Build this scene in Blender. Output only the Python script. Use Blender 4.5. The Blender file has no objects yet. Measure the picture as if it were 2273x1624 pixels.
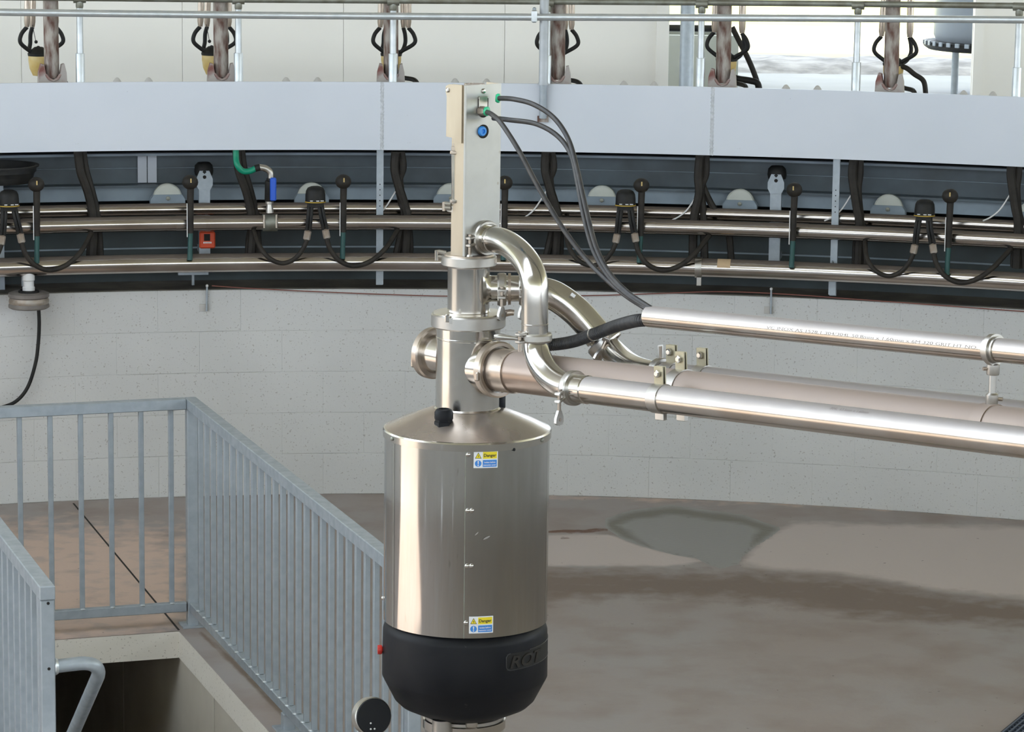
import bpy, math, random
from mathutils import Vector, Matrix
random.seed(7)
sc = bpy.context.scene
COL = sc.collection
V = Vector
pi = math.pi

# ------------------------------------------------------------------ camera, sky, sun, exposure
FPX = 7000.0
PITCH = math.radians(9.82)
ROLL = 0.0125
CAM = V((0, 0, 3.36))
FWD = V((0, math.cos(PITCH), -math.sin(PITCH)))
R0 = V((1, 0, 0)); U0 = V((0, math.sin(PITCH), math.cos(PITCH)))
RV = math.cos(ROLL) * R0 + math.sin(ROLL) * U0
UV = math.cos(ROLL) * U0 - math.sin(ROLL) * R0
cam = bpy.data.cameras.new('camera')
cam.sensor_width = 36.0
cam.lens = FPX / 2273.0 * 36.0
cam.clip_end = 500
cam_o = bpy.data.objects.new('camera', cam)
COL.objects.link(cam_o)
m = Matrix((RV, UV, -FWD)).transposed().to_4x4()
m.translation = CAM
cam_o.matrix_world = m
sc.camera = cam_o

w = bpy.data.worlds.new('sky'); sc.world = w; w.use_nodes = True
bg = w.node_tree.nodes['Background']
bg.inputs[0].default_value = (0.80, 0.90, 1.0, 1)
bg.inputs[1].default_value = 1.0
sun = bpy.data.lights.new('sun', 'SUN'); sun.energy = 3.6; sun.angle = 0.009; sun.color = (1.0, 0.90, 0.76)
sun_o = bpy.data.objects.new('sun', sun); COL.objects.link(sun_o)
SUN_DIR = V((-0.60, 0.07, -1.0)).normalized()      # the way the light travels
sun_o.rotation_euler = SUN_DIR.to_track_quat('-Z', 'Y').to_euler()
sun_o.location = (20, 0, 20)
sc.view_settings.view_transform = 'Standard'
sc.view_settings.look = 'None'
sc.view_settings.gamma = 1.0
sc.view_settings.use_curve_mapping = False
sc.view_settings.exposure = 2.2
sc.cycles.max_bounces = 7
sc.cycles.diffuse_bounces = 4
sc.cycles.glossy_bounces = 4
sc.cycles.sample_clamp_indirect = 6.0
sc.cycles.caustics_reflective = False
sc.cycles.caustics_refractive = False

# ------------------------------------------------------------------ photo geometry: where a line of sight meets the place
def ray(px, py):
    return FWD + RV * ((px - 1136.5) / FPX) - UV * ((py - 812.0) / FPX)
def onY(px, py, y):
    d = ray(px, py); return CAM + d * ((y - CAM.y) / d.y)
def onZ(px, py, z):
    d = ray(px, py); return CAM + d * ((z - CAM.z) / d.z)
YG = 7.75
AX = onY(1037, 960, YG); AX.z = 0          # centre of the rotary, axis of the gland
def onC(px, py, R):
    d = ray(px, py); o = CAM - AX
    a = d.x**2 + d.y**2; b = 2 * (o.x * d.x + o.y * d.y); c = o.x**2 + o.y**2 - R * R
    t = (-b + math.sqrt(max(0, b * b - 4 * a * c))) / (2 * a)
    return CAM + d * t
def phi_of(p):
    return math.atan2(p.x - AX.x, p.y - AX.y)
def pol(R, ph, z):
    return V((AX.x + R * math.sin(ph), AX.y + R * math.cos(ph), z))
def to_local(p, ph, R):                    # ring frame: x along the ring, -y towards the centre
    q = p - pol(R, ph, 0)
    c, s = math.cos(ph), math.sin(ph)
    return V((q.x * c - q.y * s, q.x * s + q.y * c, q.z))

# ------------------------------------------------------------------ materials
MATS = {}
def mat(name, a, b=None, rough=0.5, rough2=None, metal=0.0, scale=8.0, stretch=(1, 1, 1), bump=0.0, bscale=None, lo=0.35, hi=0.65, detail=4.0, speck=None, coord='Object', spec=0.5, dust=None):
    m = bpy.data.materials.new(name); m.use_nodes = True
    nt = m.node_tree; N = nt.nodes; L = nt.links
    p = N['Principled BSDF']
    p.inputs['Metallic'].default_value = metal
    p.inputs['Roughness'].default_value = rough
    p.inputs['Specular IOR Level'].default_value = spec
    p.inputs['Base Color'].default_value = (*a, 1)
    tc = N.new('ShaderNodeTexCoord'); mp = N.new('ShaderNodeMapping')
    mp.inputs['Scale'].default_value = stretch
    L.new(tc.outputs[coord], mp.inputs[0])
    col = None
    if b is not None:
        nz = N.new('ShaderNodeTexNoise'); nz.inputs['Scale'].default_value = scale; nz.inputs['Detail'].default_value = detail
        L.new(mp.outputs[0], nz.inputs['Vector'])
        mr = N.new('ShaderNodeMapRange'); mr.inputs[1].default_value = lo; mr.inputs[2].default_value = hi
        L.new(nz.outputs[0], mr.inputs[0])
        mx = N.new('ShaderNodeMix'); mx.data_type = 'RGBA'
        mx.inputs[6].default_value = (*a, 1); mx.inputs[7].default_value = (*b, 1)
        L.new(mr.outputs[0], mx.inputs[0]); col = mx.outputs[2]
        if rough2 is not None:
            m2 = N.new('ShaderNodeMapRange'); m2.inputs[3].default_value = rough; m2.inputs[4].default_value = rough2
            L.new(mr.outputs[0], m2.inputs[0]); L.new(m2.outputs[0], p.inputs['Roughness'])
    if speck is not None:                  # small dark flecks
        ns = N.new('ShaderNodeTexNoise'); ns.inputs['Scale'].default_value = speck[0]; ns.inputs['Detail'].default_value = 2
        L.new(mp.outputs[0], ns.inputs['Vector'])
        ms = N.new('ShaderNodeMapRange'); ms.inputs[1].default_value = speck[1]; ms.inputs[2].default_value = speck[1] + 0.05
        L.new(ns.outputs[0], ms.inputs[0])
        mm = N.new('ShaderNodeMath'); mm.operation = 'MULTIPLY'; mm.inputs[1].default_value = speck[3] if len(speck) > 3 else 0.7
        L.new(ms.outputs[0], mm.inputs[0])
        mx2 = N.new('ShaderNodeMix'); mx2.data_type = 'RGBA'
        mx2.inputs[6].default_value = (*a, 1); mx2.inputs[7].default_value = (*speck[2], 1)
        if col: L.new(col, mx2.inputs[6])
        L.new(mm.outputs[0], mx2.inputs[0]); col = mx2.outputs[2]
    if dust is not None:                   # settled dust on upward faces: colour, from and to upward slope, metal left
        g = N.new('ShaderNodeNewGeometry'); sp = N.new('ShaderNodeSeparateXYZ'); L.new(g.outputs['Normal'], sp.inputs[0])
        nd = N.new('ShaderNodeTexNoise'); nd.inputs['Scale'].default_value = 14; L.new(mp.outputs[0], nd.inputs['Vector'])
        ad = N.new('ShaderNodeMath'); ad.operation = 'MULTIPLY_ADD'; ad.inputs[1].default_value = 0.25
        L.new(nd.outputs[0], ad.inputs[0]); L.new(sp.outputs[2], ad.inputs[2])
        md = N.new('ShaderNodeMapRange'); md.inputs[1].default_value = dust[1] + 0.125; md.inputs[2].default_value = dust[2] + 0.125
        L.new(ad.outputs[0], md.inputs[0])
        mx3 = N.new('ShaderNodeMix'); mx3.data_type = 'RGBA'; mx3.inputs[6].default_value = (*a, 1); mx3.inputs[7].default_value = (*dust[0], 1)
        if col: L.new(col, mx3.inputs[6])
        L.new(md.outputs[0], mx3.inputs[0]); col = mx3.outputs[2]
        mm2 = N.new('ShaderNodeMapRange'); mm2.inputs[3].default_value = metal; mm2.inputs[4].default_value = dust[3]
        L.new(md.outputs[0], mm2.inputs[0]); L.new(mm2.outputs[0], p.inputs['Metallic'])
        mr3 = N.new('ShaderNodeMapRange'); mr3.inputs[3].default_value = rough; mr3.inputs[4].default_value = 0.5
        L.new(md.outputs[0], mr3.inputs[0]); L.new(mr3.outputs[0], p.inputs['Roughness'])
    if col: L.new(col, p.inputs['Base Color'])
    if bump > 0:
        nb = N.new('ShaderNodeTexNoise'); nb.inputs['Scale'].default_value = bscale or scale * 3; nb.inputs['Detail'].default_value = 5
        L.new(mp.outputs[0], nb.inputs['Vector'])
        bp = N.new('ShaderNodeBump'); bp.inputs['Strength'].default_value = bump; bp.inputs['Distance'].default_value = 0.01
        L.new(nb.outputs[0], bp.inputs['Height']); L.new(bp.outputs[0], p.inputs['Normal'])
    MATS[name] = m
    return m

M = MATS
mat('wall_paint', (0.60, 0.595, 0.58), (0.55, 0.545, 0.53), rough=0.6, scale=1.2, bump=0.15, bscale=60, speck=(105, 0.645, (0.25, 0.22, 0.19), 0.6))
# block pieces share meshes, so flecks come from world position
mat('mortar', (0.50, 0.48, 0.44), rough=0.8)
mat('ledge', (0.13, 0.115, 0.095), (0.07, 0.06, 0.05), rough=0.9, scale=5)
mat('skirt', (0.045, 0.06, 0.063), (0.025, 0.03, 0.03), rough=0.6, scale=3)
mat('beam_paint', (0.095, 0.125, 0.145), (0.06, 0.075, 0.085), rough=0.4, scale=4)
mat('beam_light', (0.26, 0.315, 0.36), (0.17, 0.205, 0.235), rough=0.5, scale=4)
mat('fascia', (0.645, 0.675, 0.73), (0.61, 0.645, 0.70), rough=0.42, scale=2.0, speck=(30, 0.76, (0.25, 0.25, 0.25), 0.5))
mat('weld', (0.62, 0.64, 0.67), (0.46, 0.48, 0.50), rough=0.5, scale=50, bump=0.6, bscale=120)
mat('galv', (0.40, 0.44, 0.475), (0.345, 0.385, 0.42), rough=0.40, rough2=0.5, metal=0.45, scale=26)
mat('galv_bright', (0.70, 0.73, 0.75), (0.58, 0.62, 0.64), rough=0.32, rough2=0.45, metal=0.7, scale=14)
mat('galv_dark', (0.30, 0.31, 0.27), (0.20, 0.19, 0.15), rough=0.5, metal=0.6, scale=14)
mat('guard_grey', (0.45, 0.47, 0.49), (0.38, 0.40, 0.42), rough=0.45, metal=0.3, scale=14)
mat('rust', (0.13, 0.065, 0.048), (0.42, 0.38, 0.34), rough=0.7, metal=0.2, scale=34, stretch=(1, 1, 0.28), bump=0.2, lo=0.38, hi=0.64)
mat('rust_red', (0.20, 0.075, 0.06), (0.40, 0.36, 0.33), rough=0.7, scale=8, lo=0.40, hi=0.55)
mat('steel', (0.66, 0.645, 0.62), (0.55, 0.51, 0.46), rough=0.13, rough2=0.26, metal=1.0, scale=6)
mat('steel_drum', (0.62, 0.61, 0.595), (0.38, 0.37, 0.355), rough=0.075, rough2=0.20, metal=1.0, scale=7, stretch=(1, 1, 0.2), lo=0.42, hi=0.85, speck=(70, 0.72, (0.45, 0.43, 0.40), 0.6))
mat('steel_pipe_near', (0.56, 0.53, 0.49), (0.50, 0.44, 0.38), rough=0.20, rough2=0.3, metal=1.0, scale=7, dust=((0.41, 0.375, 0.365), 0.15, 0.75, 0.35))
mat('steel_dull', (0.55, 0.53, 0.50), (0.45, 0.42, 0.38), rough=0.32, rough2=0.45, metal=1.0, scale=12)
mat('steel_dusty', (0.40, 0.325, 0.275), (0.33, 0.25, 0.20), rough=0.30, rough2=0.42, metal=0.7, scale=5, dust=((0.36, 0.285, 0.245), 0.1, 0.7, 0.1))
mat('steel_grime_shade', (0.55, 0.47, 0.40), (0.42, 0.35, 0.29), rough=0.26, rough2=0.42, metal=0.85, scale=8)  # grimy steel; on clamps in shadow its darker tone stands for the shade
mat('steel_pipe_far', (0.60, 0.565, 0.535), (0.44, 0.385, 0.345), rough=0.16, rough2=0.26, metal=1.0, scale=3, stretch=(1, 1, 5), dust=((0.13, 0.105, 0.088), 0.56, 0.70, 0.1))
mat('sheet_grey', (0.47, 0.465, 0.45), (0.42, 0.41, 0.39), rough=0.33, rough2=0.42, metal=0.7, scale=12, speck=(40, 0.74, (0.3, 0.26, 0.2), 0.6))
mat('sheet_warm_lit', (0.46, 0.40, 0.32), (0.38, 0.32, 0.24), rough=0.33, rough2=0.45, metal=0.75, scale=10, stretch=(1, 1, 0.3))  # side of the grey column sheet, warm reflected light put into its colour
mat('cone_dusty', (0.46, 0.385, 0.33), (0.56, 0.50, 0.45), rough=0.32, rough2=0.22, metal=0.8, scale=7)
mat('black_plastic', (0.007, 0.0075, 0.0095), (0.012, 0.012, 0.014), rough=0.42, rough2=0.55, scale=9, spec=0.18, speck=(60, 0.73, (0.06, 0.057, 0.053), 0.6))
mat('black_rubber', (0.008, 0.008, 0.008), (0.018, 0.017, 0.015), rough=0.55, scale=20, spec=0.3)
mat('hose_grey', (0.026, 0.026, 0.029), (0.05, 0.046, 0.044), rough=0.42, scale=40)
mat('hose_dirty', (0.016, 0.0135, 0.011), (0.03, 0.025, 0.02), rough=0.6, scale=20, spec=0.3)
mat('teal_tube', (0.03, 0.09, 0.085), rough=0.3)
mat('brown_fitting', (0.28, 0.22, 0.17), (0.36, 0.32, 0.28), rough=0.45, metal=0.4, scale=30)
mat('brass_tab', (0.42, 0.38, 0.27), (0.34, 0.30, 0.21), rough=0.4, metal=0.7, scale=30)
mat('white_nylon', (0.60, 0.61, 0.54), (0.52, 0.53, 0.47), rough=0.5, scale=10)
mat('white_plastic', (0.72, 0.71, 0.70), rough=0.4)
mat('green_hose', (0.0, 0.23, 0.13), rough=0.4)
mat('green_ring', (0.03, 0.5, 0.24), rough=0.35)
mat('blue_part', (0.02, 0.10, 0.55), rough=0.4)
mat('blue_plug', (0.04, 0.27, 0.75), rough=0.35)
mat('red_part', (0.55, 0.03, 0.02), rough=0.4)
mat('orange_box', (0.60, 0.07, 0.02), rough=0.5)
mat('yellow', (0.86, 0.68, 0.02), rough=0.45)
mat('sticker_blue', (0.05, 0.24, 0.66), rough=0.45)
mat('sticker_white', (0.82, 0.82, 0.83), rough=0.4)
mat('print_black', (0.02, 0.02, 0.015), rough=0.6)
mat('print_grey', (0.27, 0.235, 0.215), rough=0.6)
mat('yellow_trim', (0.55, 0.36, 0.04), rough=0.5)
mat('claw_tan', (0.55, 0.38, 0.12), (0.62, 0.48, 0.22), rough=0.45, scale=20)
mat('pulley_grey', (0.20, 0.18, 0.16), (0.14, 0.12, 0.11), rough=0.6, scale=10)
mat('cardboard', (0.50, 0.36, 0.22), rough=0.7)
mat('cream_panel', (0.84, 0.81, 0.745), (0.81, 0.78, 0.715), rough=0.5, scale=1.5)
mat('concrete', (0.52, 0.50, 0.47), (0.44, 0.42, 0.39), rough=0.85, scale=2)
mat('pit_wall', (0.55, 0.50, 0.42), (0.46, 0.41, 0.34), rough=0.7, scale=2.5)
mat('slab_edge', (0.74, 0.69, 0.61), (0.70, 0.65, 0.57), rough=0.7, scale=3, speck=(105, 0.645, (0.25, 0.2, 0.15), 0.6))
mat('yard', (0.40, 0.41, 0.43), (0.34, 0.35, 0.37), rough=0.9, scale=1.5)
mat('gravel', (0.20, 0.195, 0.20), (0.38, 0.37, 0.38), rough=0.95, scale=6, bump=0.6)
mat('grass', (0.40, 0.40, 0.22), (0.46, 0.45, 0.27), rough=0.9, scale=1.2)
mat('meadow', (0.28, 0.31, 0.07), (0.33, 0.34, 0.09), rough=0.9, scale=1.2)
mat('pasture', (0.33, 0.30, 0.24), (0.37, 0.34, 0.27), rough=0.9, scale=0.6)
mat('trough', (0.42, 0.44, 0.42), (0.36, 0.38, 0.36), rough=0.7, scale=4)
mat('tank', (0.36, 0.40, 0.46), (0.30, 0.34, 0.40), rough=0.35, metal=0.3, scale=3)
mat('roof_sheet', (0.62, 0.61, 0.60), (0.56, 0.55, 0.54), rough=0.6, scale=1)
mat('wire_red', (0.24, 0.09, 0.07), rough=0.7)
mat('drain', (0.10, 0.12, 0.17), rough=0.5, metal=0.4)
mat('joint_black', (0.015, 0.012, 0.01), rough=0.9)

def floor_material():
    m = bpy.data.materials.new('floor_concrete'); m.use_nodes = True
    nt = m.node_tree; N = nt.nodes; L = nt.links; p = N['Principled BSDF']
    tc = N.new('ShaderNodeTexCoord')
    def noise(scale, detail=4, st=(1, 1, 1)):
        mp = N.new('ShaderNodeMapping'); mp.inputs['Scale'].default_value = st
        L.new(tc.outputs['Object'], mp.inputs[0])
        n = N.new('ShaderNodeTexNoise'); n.inputs['Scale'].default_value = scale; n.inputs['Detail'].default_value = detail
        L.new(mp.outputs[0], n.inputs['Vector']); return n.outputs[0]
    def rng(s, lo, hi, a=0.0, b=1.0):
        r = N.new('ShaderNodeMapRange'); r.inputs[1].default_value = lo; r.inputs[2].default_value = hi
        r.inputs[3].default_value = a; r.inputs[4].default_value = b
        L.new(s, r.inputs[0]); return r.outputs[0]
    def mix(f, a, b):
        x = N.new('ShaderNodeMix'); x.data_type = 'RGBA'
        if isinstance(f, float): x.inputs[0].default_value = f
        else: L.new(f, x.inputs[0])
        for i, c in ((6, a), (7, b)):
            if isinstance(c, tuple): x.inputs[i].default_value = (*c, 1)
            else: L.new(c, x.inputs[i])
        return x.outputs[2]
    def attr(n):
        a = N.new('ShaderNodeAttribute'); a.attribute_name = n; return a.outputs['Fac']
    def wob(s, amt=0.35):                  # ragged borders for stains and painted light
        a = N.new('ShaderNodeMath'); a.operation = 'ADD'
        L.new(s, a.inputs[0]); L.new(rng(noise(9), 0.3, 0.7, -amt * 0.5, amt * 0.5), a.inputs[1])
        return a.outputs[0]
    base = mix(rng(noise(1.1), 0.35, 0.65), (0.335, 0.282, 0.256), (0.345, 0.315, 0.30))
    base = mix(rng(noise(3.2, 6), 0.45, 0.75), base, (0.275, 0.218, 0.19))
    base = mix(rng(wob(attr('pale'), 0.3), 0.3, 0.75), base, (0.55, 0.475, 0.44))
    base = mix(rng(wob(attr('warm'), 0.5), 0.3, 0.8), base, (0.60, 0.445, 0.36))  # warm tone, including the bounce light painted on one side
    base = mix(rng(wob(attr('damp_shade'), 0.4), 0.35, 0.8), base, (0.20, 0.15, 0.12))  # wet areas, plus the shadow strip painted along the pit edge
    ed = attr('ring')
    base = mix(rng(wob(attr('puddle'), 0.1), 0.42, 0.55), base, (0.27, 0.26, 0.24))
    base = mix(rng(wob(ed, 0.2), 0.4, 0.8), base, (0.145, 0.13, 0.095))
    base = mix(rng(wob(attr('rust'), 0.5), 0.5, 0.7), base, (0.15, 0.075, 0.045))
    base = mix(rng(noise(28, 2, (1, 1.0, 1)), 0.74, 0.78, 0, 0.8), base, (0.06, 0.045, 0.04))
    L.new(base, p.inputs['Base Color'])
    L.new(rng(attr('puddle'), 0.4, 0.6, 0.62, 0.40), p.inputs['Roughness'])
    b = N.new('ShaderNodeBump'); b.inputs['Strength'].default_value = 0.12; b.inputs['Distance'].default_value = 0.01
    L.new(noise(40), b.inputs['Height']); L.new(b.outputs[0], p.inputs['Normal'])
    return m
M['floor'] = floor_material()

# ------------------------------------------------------------------ mesh building
ORG = {}                                   # where each object's origin lies in the space its shapes are given in
class MB:
    def __init__(s): s.v = []; s.f = []
    def add(s, vs, fs):
        b = len(s.v); s.v += [V(p) for p in vs]; s.f += [tuple(i + b for i in f) for f in fs]; return s
    def box(s, c, size, rz=0.0, rot=None):
        x, y, z = size[0] / 2, size[1] / 2, size[2] / 2
        R = rot if rot is not None else Matrix.Rotation(rz, 3, 'Z')
        pts = [V(c) + R @ V((sx * x, sy * y, sz * z)) for sz in (-1, 1) for sy in (-1, 1) for sx in (-1, 1)]
        return s.add(pts, [(0, 2, 3, 1), (4, 5, 7, 6), (0, 1, 5, 4), (2, 6, 7, 3), (0, 4, 6, 2), (1, 3, 7, 5)])
    def bbox(s, c, size, bev=0.003, rot=None):            # box with chamfered edges round its own z
        x, y, z = size[0] / 2, size[1] / 2, size[2] / 2
        R = rot if rot is not None else Matrix.Identity(3)
        b = min(bev, x * .9, y * .9, z * .9)
        def loop(k, zz): return [V(c) + R @ V(p) for p in ((-x + k, -y, zz), (x - k, -y, zz), (x, -y + k, zz), (x, y - k, zz), (x - k, y, zz), (-x + k, y, zz), (-x, y - k, zz), (-x, -y + k, zz))]
        def inner(zz): return [V(c) + R @ V((q[0] * (1 - b / x), q[1] * (1 - b / y), zz)) for q in ((-x + b, -y), (x - b, -y), (x, -y + b), (x, y - b), (x - b, y), (-x + b, y), (-x, y - b), (-x, -y + b))]
        Ls = [inner(-z), loop(b, -z + b), loop(b, z - b), inner(z)]
        vs = sum(Ls, []); fs = []
        for k in range(3):
            for i in range(8): fs.append((k * 8 + i, k * 8 + (i + 1) % 8, k * 8 + 8 + (i + 1) % 8, k * 8 + 8 + i))
        fs.append(tuple(range(7, -1, -1))); fs.append(tuple(range(24, 32)))
        return s.add(vs, fs)
    def sweep(s, pts, rad, n=12, closed=False, cap=True):
        pts = [V(p) for p in pts]; k = len(pts)
        rads = rad if isinstance(rad, (list, tuple)) else [rad] * k
        tans = []
        for i in range(k):
            if closed: t = pts[(i + 1) % k] - pts[i - 1]
            else: t = pts[min(i + 1, k - 1)] - pts[max(i - 1, 0)]
            tans.append(t.normalized())
        up = V((0, 0, 1)) if abs(tans[0].z) < 0.9 else V((1, 0, 0))
        nn = (up - tans[0] * up.dot(tans[0])).normalized()
        vs = []; fs = []
        for i in range(k):
            nn = nn - tans[i] * nn.dot(tans[i]); nn.normalize()
            bb = tans[i].cross(nn)
            for j in range(n):
                a = 2 * pi * j / n
                vs.append(pts[i] + (nn * math.cos(a) + bb * math.sin(a)) * rads[i])
        seg = k if closed else k - 1
        for i in range(seg):
            for j in range(n):
                a = i * n + j; b = i * n + (j + 1) % n; c = ((i + 1) % k) * n + (j + 1) % n; d = ((i + 1) % k) * n + j
                fs.append((a, b, c, d))
        if cap and not closed:
            fs.append(tuple(range(n - 1, -1, -1))); fs.append(tuple(range((k - 1) * n, k * n)))
        return s.add(vs, fs)
    def cyl(s, p0, p1, r0, r1=None, n=16, cap=True):
        return s.sweep([p0, p1], [r0, r0 if r1 is None else r1], n, cap=cap)
    def lathe(s, prof, o, ax=(0, 0, 1), n=32, closed=False):       # prof: (radius, height along ax)
        ax = V(ax).normalized(); o = V(o)
        up = V((0, 0, 1)) if abs(ax.z) < 0.9 else V((1, 0, 0))
        e1 = (up - ax * up.dot(ax)).normalized(); e2 = ax.cross(e1)
        vs = []; fs = []; k = len(prof)
        for (r, h) in prof:
            for j in range(n):
                a = 2 * pi * j / n
                vs.append(o + ax * h + (e1 * math.cos(a) + e2 * math.sin(a)) * max(r, 1e-5))
        for i in range(k if closed else k - 1):
            i2 = (i + 1) % k
            for j in range(n):
                fs.append((i * n + j, i * n + (j + 1) % n, i2 * n + (j + 1) % n, i2 * n + j))
        if not closed:
            if prof[0][0] > 1e-4: fs.append(tuple(range(n - 1, -1, -1)))
            if prof[-1][0] > 1e-4: fs.append(tuple(range((k - 1) * n, k * n)))
        return s.add(vs, fs)
    def ball(s, c, r, n=14, sz=1.0, sx=1.0, sy=1.0):
        k = n // 2; vs = []; fs = []
        for i in range(k + 1):
            t = pi * i / k
            for j in range(n):
                a = 2 * pi * j / n
                vs.append(V(c) + V((r * sx * math.sin(t) * math.cos(a), r * sy * math.sin(t) * math.sin(a), r * sz * math.cos(t))))
        for i in range(k):
            for j in range(n): fs.append((i * n + j, (i + 1) * n + j, (i + 1) * n + (j + 1) % n, i * n + (j + 1) % n))
        return s.add(vs, fs)
    def prism(s, poly, o, ex, ey, t):      # polygon in the plane (ex, ey) at o, given thickness along ex x ey
        ex = V(ex); ey = V(ey); n = ex.cross(ey).normalized(); k = len(poly); o = V(o)
        a = [o + ex * x + ey * y for x, y in poly]
        vs = [p - n * t / 2 for p in a] + [p + n * t / 2 for p in a]
        fs = [tuple(range(k - 1, -1, -1)), tuple(range(k, 2 * k))] + [(i, (i + 1) % k, k + (i + 1) % k, k + i) for i in range(k)]
        return s.add(vs, fs)
    def mesh(s, name, mt, smooth=True, c=V((0, 0, 0)), ang=38):
        me = bpy.data.meshes.new(name)
        me.from_pydata([tuple(p - c) for p in s.v], [], s.f)
        me.materials.append(M[mt] if isinstance(mt, str) else mt)
        import bmesh
        bm = bmesh.new(); bm.from_mesh(me)
        bmesh.ops.remove_doubles(bm, verts=bm.verts, dist=1e-6)
        bmesh.ops.recalc_face_normals(bm, faces=bm.faces)
        bm.to_mesh(me); bm.free()
        if smooth:
            me.shade_smooth(); me.set_sharp_from_angle(angle=math.radians(ang))
        return me
    def build(s, name, mt, parent=None, smooth=True, label=None, cat=None, group=None, kind=None, ang=38, recalc=True):
        xs = [p.x for p in s.v]; ys = [p.y for p in s.v]; zs = [p.z for p in s.v]
        c = V(((min(xs) + max(xs)) / 2, (min(ys) + max(ys)) / 2, min(zs)))
        o = bpy.data.objects.new(name, s.mesh(name, mt, smooth, c, ang))
        COL.objects.link(o)
        if parent is not None:
            o.parent = parent; o.location = c - ORG[parent.name]
        else: o.location = c
        ORG[o.name] = c
        return tag(o, label, cat, group, kind)

def tag(o, label=None, cat=None, group=None, kind=None):
    if label: o['label'] = label
    if cat: o['category'] = cat
    if group: o['group'] = group
    if kind: o['kind'] = kind
    return o
def thing(name, label, cat, loc, group=None, rz=None, kind=None):
    o = bpy.data.objects.new(name, None); COL.objects.link(o)
    o.empty_display_size = 0.05
    o.location = loc
    if rz is not None: o.rotation_euler = (0, 0, rz); ORG[o.name] = V((0, 0, 0))      # shapes in the thing's own frame
    else: ORG[o.name] = V(loc)
    return tag(o, label, cat, group, kind)
def copy_tree(o, parent=None, loc=None, rz=None, label=None):
    c = o.copy(); COL.objects.link(c)
    if parent is not None: c.parent = parent
    if loc is not None: c.location = loc
    if rz is not None: c.rotation_euler = (0, 0, rz)
    if label: c['label'] = label
    for ch in list(o.children):
        if ch.name in COL.objects: copy_tree(ch, c)
    return c
def smooth_path(pts, n=8):                 # Catmull-Rom through the points
    pts = [V(p) for p in pts]; out = []
    for i in range(len(pts) - 1):
        p0 = pts[max(i - 1, 0)]; p1 = pts[i]; p2 = pts[i + 1]; p3 = pts[min(i + 2, len(pts) - 1)]
        for j in range(n):
            t = j / n
            out.append(0.5 * ((2 * p1) + (p2 - p0) * t + (2 * p0 - 5 * p1 + 4 * p2 - p3) * t * t + (3 * p1 - p0 - 3 * p2 + p3) * t ** 3))
    out.append(pts[-1]); return out
def text_mesh(txt, size, shear=0.0, bold=0.0, extrude=0.0):
    cu = bpy.data.curves.new('lettering', 'FONT'); cu.body = txt; cu.size = size; cu.align_x = 'LEFT'
    cu.shear = shear; cu.offset = bold; cu.extrude = extrude; cu.resolution_u = 3
    o = bpy.data.objects.new('lettering', cu); COL.objects.link(o)
    dg = bpy.context.evaluated_depsgraph_get(); dg.update()
    me = o.evaluated_get(dg).to_mesh()
    vs = [V(v.co) for v in me.vertices]; fs = [tuple(p.vertices) for p in me.polygons]
    o.evaluated_get(dg).to_mesh_clear()
    bpy.data.objects.remove(o); bpy.data.curves.remove(cu)
    return vs, fs
ORD = ['leftmost', 'second from left', 'third from left', 'fourth from left', 'fifth from left', 'sixth from left', 'rightmost']

# world-position flecks on the block wall, because the blocks share their meshes
def world_speck(name, freq):
    nt = M[name].node_tree
    g = nt.nodes.new('ShaderNodeNewGeometry')
    for n in nt.nodes:
        if n.type == 'MAPPING':
            for l in list(n.inputs[0].links): nt.links.remove(l)
            nt.links.new(g.outputs['Position'], n.inputs[0])
world_speck('wall_paint', 1)

# ================================================================== THE SETTING
Z_FAC_T = onC(1000, 183.5, 7.75).z
Z_FAC_B = onC(1000, 334, 7.75).z
Z_WALL = onC(760, 641, 7.85).z
RW = 7.85
Z_DECK = 1.78
Z_OUT = 1.70

# frame of the stair pit
pdir = ray(-1240, -428); pdir.z = 0; pdir.normalize()          # away from the camera, along the stairs
qdir = V((pdir.y, -pdir.x, 0))                                  # to the right of the stairs
PC = onZ(397, 1400, 0)                                          # back right corner of the pit
PIT_W = -(onZ(102, 1297, 0.975) - PC).dot(qdir) - 0.075; PIT_L = 4.2
def pq(s, t, z=0.0):                       # s to the right of the pit's right edge, t beyond its back edge
    return V((PC.x, PC.y, 0)) + qdir * s + pdir * t + V((0, 0, z))

# ---- floor with pit, stains, and some light and shade painted in
def poly_mask(poly, x, y, soft):
    inside = False; dmin = 1e9; k = len(poly)
    for i in range(k):
        x1, y1 = poly[i]; x2, y2 = poly[(i + 1) % k]
        if (y1 > y) != (y2 > y) and x < (x2 - x1) * (y - y1) / (y2 - y1) + x1: inside = not inside
        dx, dy = x2 - x1, y2 - y1
        t = max(0, min(1, ((x - x1) * dx + (y - y1) * dy) / (dx * dx + dy * dy + 1e-12)))
        dmin = min(dmin, math.hypot(x - x1 - t * dx, y - y1 - t * dy))
    d = dmin if inside else -dmin
    return max(0, min(1, 0.5 + d / (2 * soft))), d
FS = 0.21
def fl(pts): return [(q.x, q.y * FS) for q in (onZ(a, b, 0) for a, b in pts)]
PUD = fl([(1345, 1150), (1400, 1132), (1490, 1120), (1560, 1130), (1650, 1142), (1700, 1160), (1735, 1172), (1705, 1195), (1672, 1215), (1648, 1235), (1640, 1252), (1600, 1262), (1565, 1250), (1545, 1238), (1500, 1232), (1440, 1216), (1380, 1195), (1345, 1172)])
DAMP = fl([(1000, 1290), (1080, 1270), (1200, 1262), (1400, 1262), (1600, 1268), (1720, 1268), (1850, 1278), (1950, 1290), (2060, 1310), (2160, 1320), (2330, 1345), (2520, 1385), (2500, 1430), (2330, 1400), (2100, 1385), (1900, 1375), (1750, 1345), (1500, 1330), (1350, 1330), (1200, 1340), (1080, 1320)])
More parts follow.
